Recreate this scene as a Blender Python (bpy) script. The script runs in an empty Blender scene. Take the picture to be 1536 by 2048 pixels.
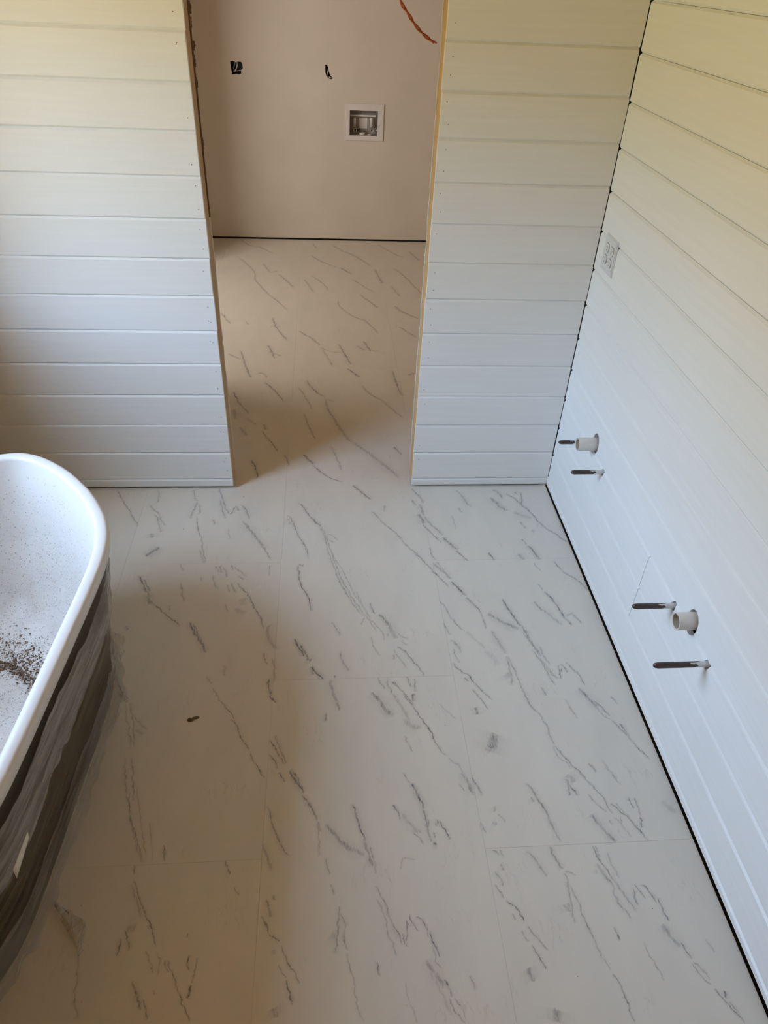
import bpy, bmesh, math, random
from mathutils import Vector, Matrix, noise
R = random.Random(7)
sc = bpy.context.scene
col = sc.collection

# ---------------------------------------------------------------- camera, world, light, exposure
cam_d = bpy.data.cameras.new('camera'); cam = bpy.data.objects.new('camera', cam_d); col.objects.link(cam)
cam_d.sensor_fit = 'VERTICAL'; cam_d.sensor_height = 36.0; cam_d.sensor_width = 27.0
cam_d.lens = 36.0 * 1448.737 / 2048.0; cam_d.clip_start = 0.02
pit, yaw, rol = 0.6560, 0.0991, 0.0503
fw = Vector((math.sin(yaw)*math.cos(pit), math.cos(yaw)*math.cos(pit), -math.sin(pit)))
rt = Vector((math.cos(yaw), -math.sin(yaw), 0)); up = rt.cross(fw)
r2 = math.cos(rol)*rt + math.sin(rol)*up; u2 = -math.sin(rol)*rt + math.cos(rol)*up
m = Matrix((r2, u2, -fw)).transposed().to_4x4(); m.translation = Vector((-0.9698, -2.5541, 1.8406))
cam.matrix_world = m; sc.camera = cam

SKY = (0.70, 0.98, 1.38); TREE = (0.90, 0.86, 0.50); GRASS = (0.98, 0.88, 0.43)
SKY_S, TREE_S, GRASS_S = 10.2, 4.7, 4.8
wd = bpy.data.worlds.new('world'); sc.world = wd; wd.use_nodes = True
nt = wd.node_tree; nt.nodes.clear()
tc = nt.nodes.new('ShaderNodeTexCoord'); sp = nt.nodes.new('ShaderNodeSeparateXYZ')
nt.links.new(tc.outputs['Generated'], sp.inputs[0])
mr = nt.nodes.new('ShaderNodeMapRange'); mr.inputs[1].default_value = -1; mr.inputs[2].default_value = 1
nt.links.new(sp.outputs['Z'], mr.inputs[0])
rp = nt.nodes.new('ShaderNodeValToRGB'); e = rp.color_ramp.elements
def stop(pos, c, s): return pos, (c[0]*s/10, c[1]*s/10, c[2]*s/10, 1)
stops = [stop(.0, GRASS, GRASS_S), stop(.49, GRASS, GRASS_S), stop(.51, TREE, TREE_S), stop(.575, TREE, TREE_S), stop(.63, SKY, SKY_S), stop(1.0, SKY, SKY_S)]
e[0].position, e[0].color = stops[0]; e[1].position, e[1].color = stops[-1]
for p_, c_ in stops[1:-1]:
    q = e.new(p_); q.color = c_
nt.links.new(mr.outputs[0], rp.inputs[0])
bg = nt.nodes.new('ShaderNodeBackground'); bg.inputs[1].default_value = 10.0
nt.links.new(rp.outputs[0], bg.inputs[0])
wo = nt.nodes.new('ShaderNodeOutputWorld'); nt.links.new(bg.outputs[0], wo.inputs[0])

XL = -2.42                     # bathroom left wall
WT = .42
WIN = (-1.48, -0.50, .96, 2.16)   # bathroom window y0 y1 z0 z1 in the left wall
LXL, LXR, LY = -2.02, 0.32, 3.41   # laundry room
LDOOR = (1.08, 2.66, 0.0, 2.02)    # unseen opening in the laundry left wall, edges set to shape the hall light
ZC = 2.45
def portal(name, loc, sx, sy):
    d = bpy.data.lights.new(name, 'AREA'); d.shape = 'RECTANGLE'; d.size = sx; d.size_y = sy; d.cycles.is_portal = True
    o = bpy.data.objects.new(name, d); col.objects.link(o); o.location = loc
    o.rotation_euler = (0, -math.pi/2, 0)      # looks along +x, into the room
    return o
portal('window_portal', (XL-WT+.01, (WIN[0]+WIN[1])/2, (WIN[2]+WIN[3])/2), WIN[3]-WIN[2], WIN[1]-WIN[0])
hd = bpy.data.lights.new('added_hall_light', 'AREA'); hd.shape = 'RECTANGLE'; hd.size = .8; hd.size_y = .8; hd.energy = 16; hd.color = (1.0, .95, .90)  # added unseen light that warms the laundry through its opening
hl = bpy.data.objects.new('added_hall_light', hd); col.objects.link(hl); hl.location = (LXL-.95, 1.42, 1.55)
hl.rotation_euler = (Vector((-.8, 3.2, .75))-hl.location).to_track_quat('-Z', 'Y').to_euler()
sc.view_settings.view_transform = 'Standard'; sc.view_settings.look = 'None'
sc.view_settings.gamma = 1.0; sc.view_settings.use_curve_mapping = False
sc.view_settings.exposure = 1.02
sc.cycles.max_bounces = 7; sc.cycles.diffuse_bounces = 5; sc.cycles.glossy_bounces = 2; sc.cycles.use_adaptive_sampling = True; sc.cycles.adaptive_threshold = .08; sc.cycles.adaptive_min_samples = 16; sc.cycles.transparent_max_bounces = 16
sc.cycles.caustics_reflective = False; sc.cycles.caustics_refractive = False

# ---------------------------------------------------------------- helpers
def new_mat(name):
    mt = bpy.data.materials.new(name); mt.use_nodes = True
    n = mt.node_tree.nodes; b = n['Principled BSDF']
    return mt, mt.node_tree, b
def node(t, kind, ins=None, **kw):
    nd = t.nodes.new('ShaderNode'+kind)
    for k, v in kw.items(): setattr(nd, k, v)
    if ins:
        for k, v in ins.items():
            s = nd.inputs[k]
            if hasattr(v, 'is_linked') or isinstance(v, bpy.types.NodeSocket): t.links.new(v, s)
            else: s.default_value = v
    return nd
def rgb(c): return (c[0], c[1], c[2], 1)
def math_(t, op, a, b=None, c=None, clamp=False):
    nd = node(t, 'Math', operation=op, use_clamp=clamp)
    for i, v in enumerate((a, b, c)):
        if v is None: continue
        if isinstance(v, bpy.types.NodeSocket): t.links.new(v, nd.inputs[i])
        else: nd.inputs[i].default_value = v
    return nd.outputs[0]
def mix_(t, f, a, b):
    nd = node(t, 'Mix', data_type='RGBA')
    for s, v in ((nd.inputs['Factor'], f), (nd.inputs[6], a), (nd.inputs[7], b)):
        if isinstance(v, bpy.types.NodeSocket): t.links.new(v, s)
        else: s.default_value = v if not isinstance(v, tuple) else rgb(v)
    return nd.outputs[2]
def ramp_(t, v, a, b, c=0.0, d=1.0, smooth=False):
    nd = node(t, 'MapRange', interpolation_type='SMOOTHSTEP' if smooth else 'LINEAR')
    t.links.new(v, nd.inputs[0])
    for i, q in enumerate((a, b, c, d)): nd.inputs[i+1].default_value = q
    return nd.outputs[0]
def noise_(t, vec, scale, detail=3.0, rough=.5):
    nd = node(t, 'TexNoise', {'Scale': scale, 'Detail': detail, 'Roughness': rough})
    if vec is not None: t.links.new(vec, nd.inputs['Vector'])
    return nd
def objco(t): return node(t, 'TexCoord').outputs['Object']
def bump_(t, b, h, strength, dist=.002):
    nd = node(t, 'Bump', {'Strength': strength, 'Distance': dist, 'Height': h}); t.links.new(nd.outputs[0], b.inputs['Normal'])
def stretch(t, vec, s, rot=0.0):
    nd = node(t, 'Mapping'); t.links.new(vec, nd.inputs[0]); nd.inputs['Scale'].default_value = s; nd.inputs['Rotation'].default_value = (0, 0, rot)
    return nd.outputs[0]

def simple(name, c, rough=.5, var=.06, scale=20.0, metal=0.0, spec=.5, bump=0.0):
    mt, t, b = new_mat(name); n = noise_(t, objco(t), scale)
    f = ramp_(t, n.outputs[0], .3, .7)
    t.links.new(mix_(t, f, tuple(x*(1-var) for x in c), tuple(min(1, x*(1+var)) for x in c)), b.inputs['Base Color'])
    b.inputs['Roughness'].default_value = rough; b.inputs['Metallic'].default_value = metal
    b.inputs['Specular IOR Level'].default_value = spec
    if bump: bump_(t, b, n.outputs[0], bump)
    return mt

def board_paint(name, axis):
    mt, t, b = new_mat(name)
    g = node(t, 'NewGeometry').outputs['Position']
    s = stretch(t, g, (3, 3, 70))
    n = noise_(t, s, 1.0, 4, .6); big = noise_(t, g, 2.2, 3)
    f = ramp_(t, n.outputs[0], .3, .75)
    c = mix_(t, f, (.76, .765, .745), (.80, .805, .785))
    d = ramp_(t, big.outputs[0], .62, .78)
    c = mix_(t, math_(t, 'MULTIPLY', d, .12), c, (.62, .61, .57))
    t.links.new(c, b.inputs['Base Color'])
    b.inputs['Roughness'].default_value = .38; b.inputs['Specular IOR Level'].default_value = .35
    bump_(t, b, n.outputs[0], .10, .0012)
    return mt
M = {}
M['board'] = board_paint('white_board_paint', 0)
def raw_wood(name, c1, c2):
    mt, t, b = new_mat(name); o = node(t, 'NewGeometry').outputs['Position']
    n = noise_(t, stretch(t, o, (60, 60, 3)), 1.0, 4, .6)
    k = noise_(t, stretch(t, o, (12, 12, 5)), 1.0, 2)
    c = mix_(t, ramp_(t, n.outputs[0], .3, .7), c1, c2)
    c = mix_(t, ramp_(t, k.outputs[0], .66, .74), c, tuple(x*.45 for x in c1))
    t.links.new(c, b.inputs['Base Color']); b.inputs['Roughness'].default_value = .75
    return mt
M['stud'] = raw_wood('raw_pine_stud', (.42, .27, .14), (.56, .39, .21))
M['studlight'] = raw_wood('raw_pine_stud_orange', (.50, .31, .12), (.66, .43, .18))
M['gypsum'] = simple('gypsum_edge', (.62, .54, .42), .9, .15, 60)
M['kraft'] = simple('torn_kraft_paper', (.16, .10, .06), .9, .3, 80)
M['beige'] = simple('beige_wall_paint', (.71, .645, .56), .65, .035, 3.0, spec=.25)
M['tan'] = simple('brown_wood_boards', (.60, .32, .08), .8, .15, 4.0)
M['white_wall'] = simple('tan_board_wall', (.46, .31, .15), .7, .08, 3.0)
M['subfloor'] = simple('dark_underlay', (.035, .03, .028), .9, .2, 30)
M['vinylwhite'] = simple('white_window_vinyl', (.8, .8, .8), .35, .02)
M['plate'] = simple('outlet_plate_plastic', (.64, .645, .65), .3, .015, 8)
M['slot'] = simple('outlet_slot_dark', (.16, .155, .15), .6, .05)
M['pvc'] = simple('pvc_pipe', (.66, .635, .58), .35, .05, 25)
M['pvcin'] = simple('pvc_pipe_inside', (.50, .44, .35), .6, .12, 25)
def pipe_paint():
    mt, t, b = new_mat('copper_pipe_with_paint_drips'); o = objco(t)
    x = node(t, 'SeparateXYZ'); t.links.new(o, x.inputs[0])
    n = noise_(t, stretch(t, o, (40, 110, 110)), 1.0, 3)
    v = math_(t, 'ADD', x.outputs[0], math_(t, 'MULTIPLY', math_(t, 'SUBTRACT', n.outputs[0], .5), .12))
    f = ramp_(t, v, -.036, -.031)
    c2 = mix_(t, ramp_(t, n.outputs[0], .35, .65), (.045, .033, .029), (.075, .052, .044))
    t.links.new(mix_(t, f, c2, (.62, .63, .63)), b.inputs['Base Color'])
    b.inputs['Metallic'].default_value = .1; b.inputs['Roughness'].default_value = .4
    return mt
M['pipe'] = pipe_paint()
M['dark'] = simple('dark_cavity', (.02, .02, .022), .9, .2)  # near-black, stands in for shade inside wall cavities; also one valve handle
M['bluebox'] = simple('dark_blue_box_plastic', (.02, .024, .035), .5, .2)
M['cable'] = simple('white_cable_sheath', (.62, .60, .56), .45, .04)
M['orange'] = simple('orange_wire', (.40, .075, .02), .4, .12, 60)
M['brass'] = simple('brass_valve', (.45, .32, .16), .3, .15, 60, metal=.8)
M['chrome'] = simple('chrome_valve', (.6, .6, .6), .2, .1, 60, metal=.9)
M['boxwhite'] = simple('washer_box_plastic', (.78, .74, .72), .4, .02)
M['boxin'] = simple('washer_box_inside', (.42, .39, .36), .5, .15, 18)
M['black'] = simple('black_tub_acrylic', (.013, .013, .013), .30, .1, spec=.5)
M['tape'] = simple('white_tape', (.70, .66, .56), .6, .06)
M['leaf'] = simple('dry_leaf_scrap', (.12, .10, .05), .8, .4, 200)
def tub_white():
    mt, t, b = new_mat('white_tub_acrylic_speckled'); o = objco(t)
    z = node(t, 'SeparateXYZ'); t.links.new(o, z.inputs[0])
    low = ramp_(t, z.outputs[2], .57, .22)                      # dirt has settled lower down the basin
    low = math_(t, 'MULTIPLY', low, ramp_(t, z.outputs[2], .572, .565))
    cl = noise_(t, o, 7.0, 4, .6); dens = math_(t, 'MULTIPLY', low, ramp_(t, cl.outputs[0], .3, .7, .35, 1.1))
    def spots(scale, rad, amt):
        v = node(t, 'TexVoronoi', {'Scale': scale, 'Randomness': 1.0}); t.links.new(o, v.inputs['Vector'])
        c_ = node(t, 'SeparateColor'); t.links.new(v.outputs['Color'], c_.inputs[0])
        on = math_(t, 'LESS_THAN', c_.outputs[0], math_(t, 'MULTIPLY', dens, amt))
        return math_(t, 'MULTIPLY', on, math_(t, 'LESS_THAN', v.outputs['Distance'], math_(t, 'MULTIPLY', c_.outputs[1], rad)))
    d = spots(230.0, .42, .55); d2 = math_(t, 'MULTIPLY', spots(520.0, .50, .75), .6)
    sm = noise_(t, o, 6.0, 5, .65)
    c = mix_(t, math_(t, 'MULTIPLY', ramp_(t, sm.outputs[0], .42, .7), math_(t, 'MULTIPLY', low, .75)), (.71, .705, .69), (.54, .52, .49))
    c = mix_(t, math_(t, 'MULTIPLY', math_(t, 'MAXIMUM', d, d2), .8), c, (.22, .19, .15))
    t.links.new(c, b.inputs['Base Color'])
    b.inputs['Roughness'].default_value = .42; b.inputs['Specular IOR Level'].default_value = .4
    b.inputs['Coat Weight'].default_value = .0
    return mt
M['tub'] = tub_white()
def chip_mat():
    mt, t, b = new_mat('sawdust_chips'); n = noise_(t, objco(t), 140.0, 2)
    r = node(t, 'ValToRGB'); el = r.color_ramp.elements
    el[0].position = .3; el[0].color = (.035, .022, .014, 1); el[1].position = .72; el[1].color = (.34, .23, .13, 1)
    q = el.new(.52); q.color = (.13, .075, .04, 1)
    t.links.new(n.outputs[0], r.inputs[0]); t.links.new(r.outputs[0], b.inputs['Base Color']); b.inputs['Roughness'].default_value = .9
    return mt
M['chips'] = chip_mat()
def film_mat(name, lo, hi, c):
    mt, t, b = new_mat(name); uv = node(t, 'UVMap').outputs[0]
    s = node(t, 'Mapping'); t.links.new(uv, s.inputs[0]); s.inputs['Scale'].default_value = (2.2, 34, 1)
    n = noise_(t, s.outputs[0], 1.0, 5, .62)
    s2 = node(t, 'Mapping'); t.links.new(uv, s2.inputs[0]); s2.inputs['Scale'].default_value = (7, 110, 1)
    n2 = noise_(t, s2.outputs[0], 1.0, 3, .6)
    f = math_(t, 'ADD', math_(t, 'MULTIPLY', n.outputs[0], .7), math_(t, 'MULTIPLY', n2.outputs[0], .3))
    f = ramp_(t, f, .38, .66, lo, hi)
    t.links.new(f, b.inputs['Alpha'])
    b.inputs['Base Color'].default_value = rgb(c); b.inputs['Roughness'].default_value = .28
    b.inputs['Specular IOR Level'].default_value = .7
    bump_(t, b, n2.outputs[0], .4, .004)
    return mt
M['film'] = film_mat('cloudy_stretch_film', .22, .86, (.46, .44, .42))
M['film2'] = film_mat('clear_stretch_film', .14, .55, (.66, .63, .58))
M['film3'] = film_mat('brown_tinted_film', .0, .34, (.30, .23, .17))
M['film4'] = film_mat('thin_film_on_floor', .10, .55, (.44, .41, .37))

def mesh_obj(name, bm, mat, parent=None, smooth=False, loc=(0, 0, 0)):
    me = bpy.data.meshes.new(name); bmesh.ops.recalc_face_normals(bm, faces=bm.faces); bm.to_mesh(me); bm.free()
    if smooth:
        for p_ in me.polygons: p_.use_smooth = True
    return link(name, me, mat, parent, loc)
def link(name, me, mat, parent=None, loc=(0, 0, 0)):
    if mat is not None and not me.materials: me.materials.append(mat)
    o = bpy.data.objects.new(name, me); col.objects.link(o); o.location = loc
    if parent is not None: o.parent = parent
    return o
def tag(o, label=None, cat=None, group=None, kind=None):
    if label: o['label'] = label
    if cat: o['category'] = cat
    if group: o['group'] = group
    if kind: o['kind'] = kind
    return o
def empty(name, loc, rz=0):
    o = bpy.data.objects.new(name, None); col.objects.link(o); o.location = loc; o.rotation_euler = (0, 0, rz); o.empty_display_size = .05
    return o
def add_box(bm, x0, x1, y0, y1, z0, z1):
    v = [bm.verts.new(c) for c in ((x0,y0,z0),(x1,y0,z0),(x1,y1,z0),(x0,y1,z0),(x0,y0,z1),(x1,y0,z1),(x1,y1,z1),(x0,y1,z1))]
    for f in ((0,3,2,1),(4,5,6,7),(0,1,5,4),(1,2,6,5),(2,3,7,6),(3,0,4,7)): bm.faces.new([v[i] for i in f])
def box(name, b, mat, parent=None, bev=0.0, loc=(0, 0, 0)):
    bm = bmesh.new(); add_box(bm, *b)
    if bev: bmesh.ops.bevel(bm, geom=bm.edges[:], offset=bev, segments=2, affect='EDGES', profile=.6)
    return mesh_obj(name, bm, mat, parent, loc=loc)
def boxes(name, bs, mat, parent=None):
    bm = bmesh.new()
    for b in bs: add_box(bm, *b)
    return mesh_obj(name, bm, mat, parent)
def lathe(bm, prof, axis, origin, seg=24):
    """prof: list of (along, radius); axis: unit vector the profile runs along."""
    ax = Vector(axis).normalized(); a = ax.orthogonal().normalized(); b = ax.cross(a); rings = []
    for h, r in prof:
        if r < 1e-6: rings.append([bm.verts.new(Vector(origin) + ax*h)])
        else: rings.append([bm.verts.new(Vector(origin) + ax*h + (a*math.cos(k*2*math.pi/seg) + b*math.sin(k*2*math.pi/seg))*r) for k in range(seg)])
    for A, B in zip(rings, rings[1:]):
        for k in range(seg):
            q = [A[k % len(A)], A[(k+1) % len(A)], B[(k+1) % len(B)], B[k % len(B)]]
            q = list(dict.fromkeys(q))
            if len(q) > 2: bm.faces.new(q)
def tube(bm, pts, r, seg=10, cap=True):
    pts = [Vector(p_) for p_ in pts]; rings = []; ref = None
    for i, p_ in enumerate(pts):
        d = (pts[min(i+1, len(pts)-1)] - pts[max(i-1, 0)]).normalized()
        if ref is None: ref = d.orthogonal().normalized()
        a = (ref - d*ref.dot(d)).normalized(); ref = a; b = d.cross(a)
        rings.append([bm.verts.new(p_ + (a*math.cos(k*2*math.pi/seg) + b*math.sin(k*2*math.pi/seg))*r) for k in range(seg)])
    for A, B in zip(rings, rings[1:]):
        for k in range(seg): bm.faces.new((A[k], A[(k+1) % seg], B[(k+1) % seg], B[k]))
    if cap: bm.faces.new(rings[0][::-1]); bm.faces.new(rings[-1])
def catmull(pts, n):
    P = [Vector(p_) for p_ in pts]; P = [P[0]*2-P[1]] + P + [P[-1]*2-P[-2]]; out = []
    for i in range(1, len(P)-2):
        a, b, c, d = P[i-1:i+3]
        for k in range(n):
            s = k/n
            out.append(.5*((2*b) + (c-a)*s + (2*a-5*b+4*c-d)*s*s + (3*b-a-3*c+d)*s**3))
    out.append(P[-2]); return out
def prism(bm, poly, axis, d0, d1):
    """poly of 2-D points, extruded along axis index (the two other axes in order)."""
    def mk(u, v, d):
        c = [0, 0, 0]; o = [i for i in range(3) if i != axis]; c[o[0]] = u; c[o[1]] = v; c[axis] = d; return bm.verts.new(c)
    A = [mk(u, v, d0) for u, v in poly]; B = [mk(u, v, d1) for u, v in poly]; n = len(poly)
    bm.faces.new(A); bm.faces.new(B[::-1])
    for k in range(n): bm.faces.new((A[k], A[(k+1) % n], B[(k+1) % n], B[k]))
def cut(o, cutters):
    """boolean the cutters out of o for real and drop them."""
    for c in cutters:
        md = o.modifiers.new('cut', 'BOOLEAN'); md.operation = 'DIFFERENCE'; md.solver = 'EXACT'; md.object = c
    bpy.context.view_layer.update()
    dg = bpy.context.evaluated_depsgraph_get()
    me = bpy.data.meshes.new_from_object(o.evaluated_get(dg)); o.modifiers.clear(); o.data = me
def drop(objs):
    for c in objs: bpy.data.objects.remove(c)

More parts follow.
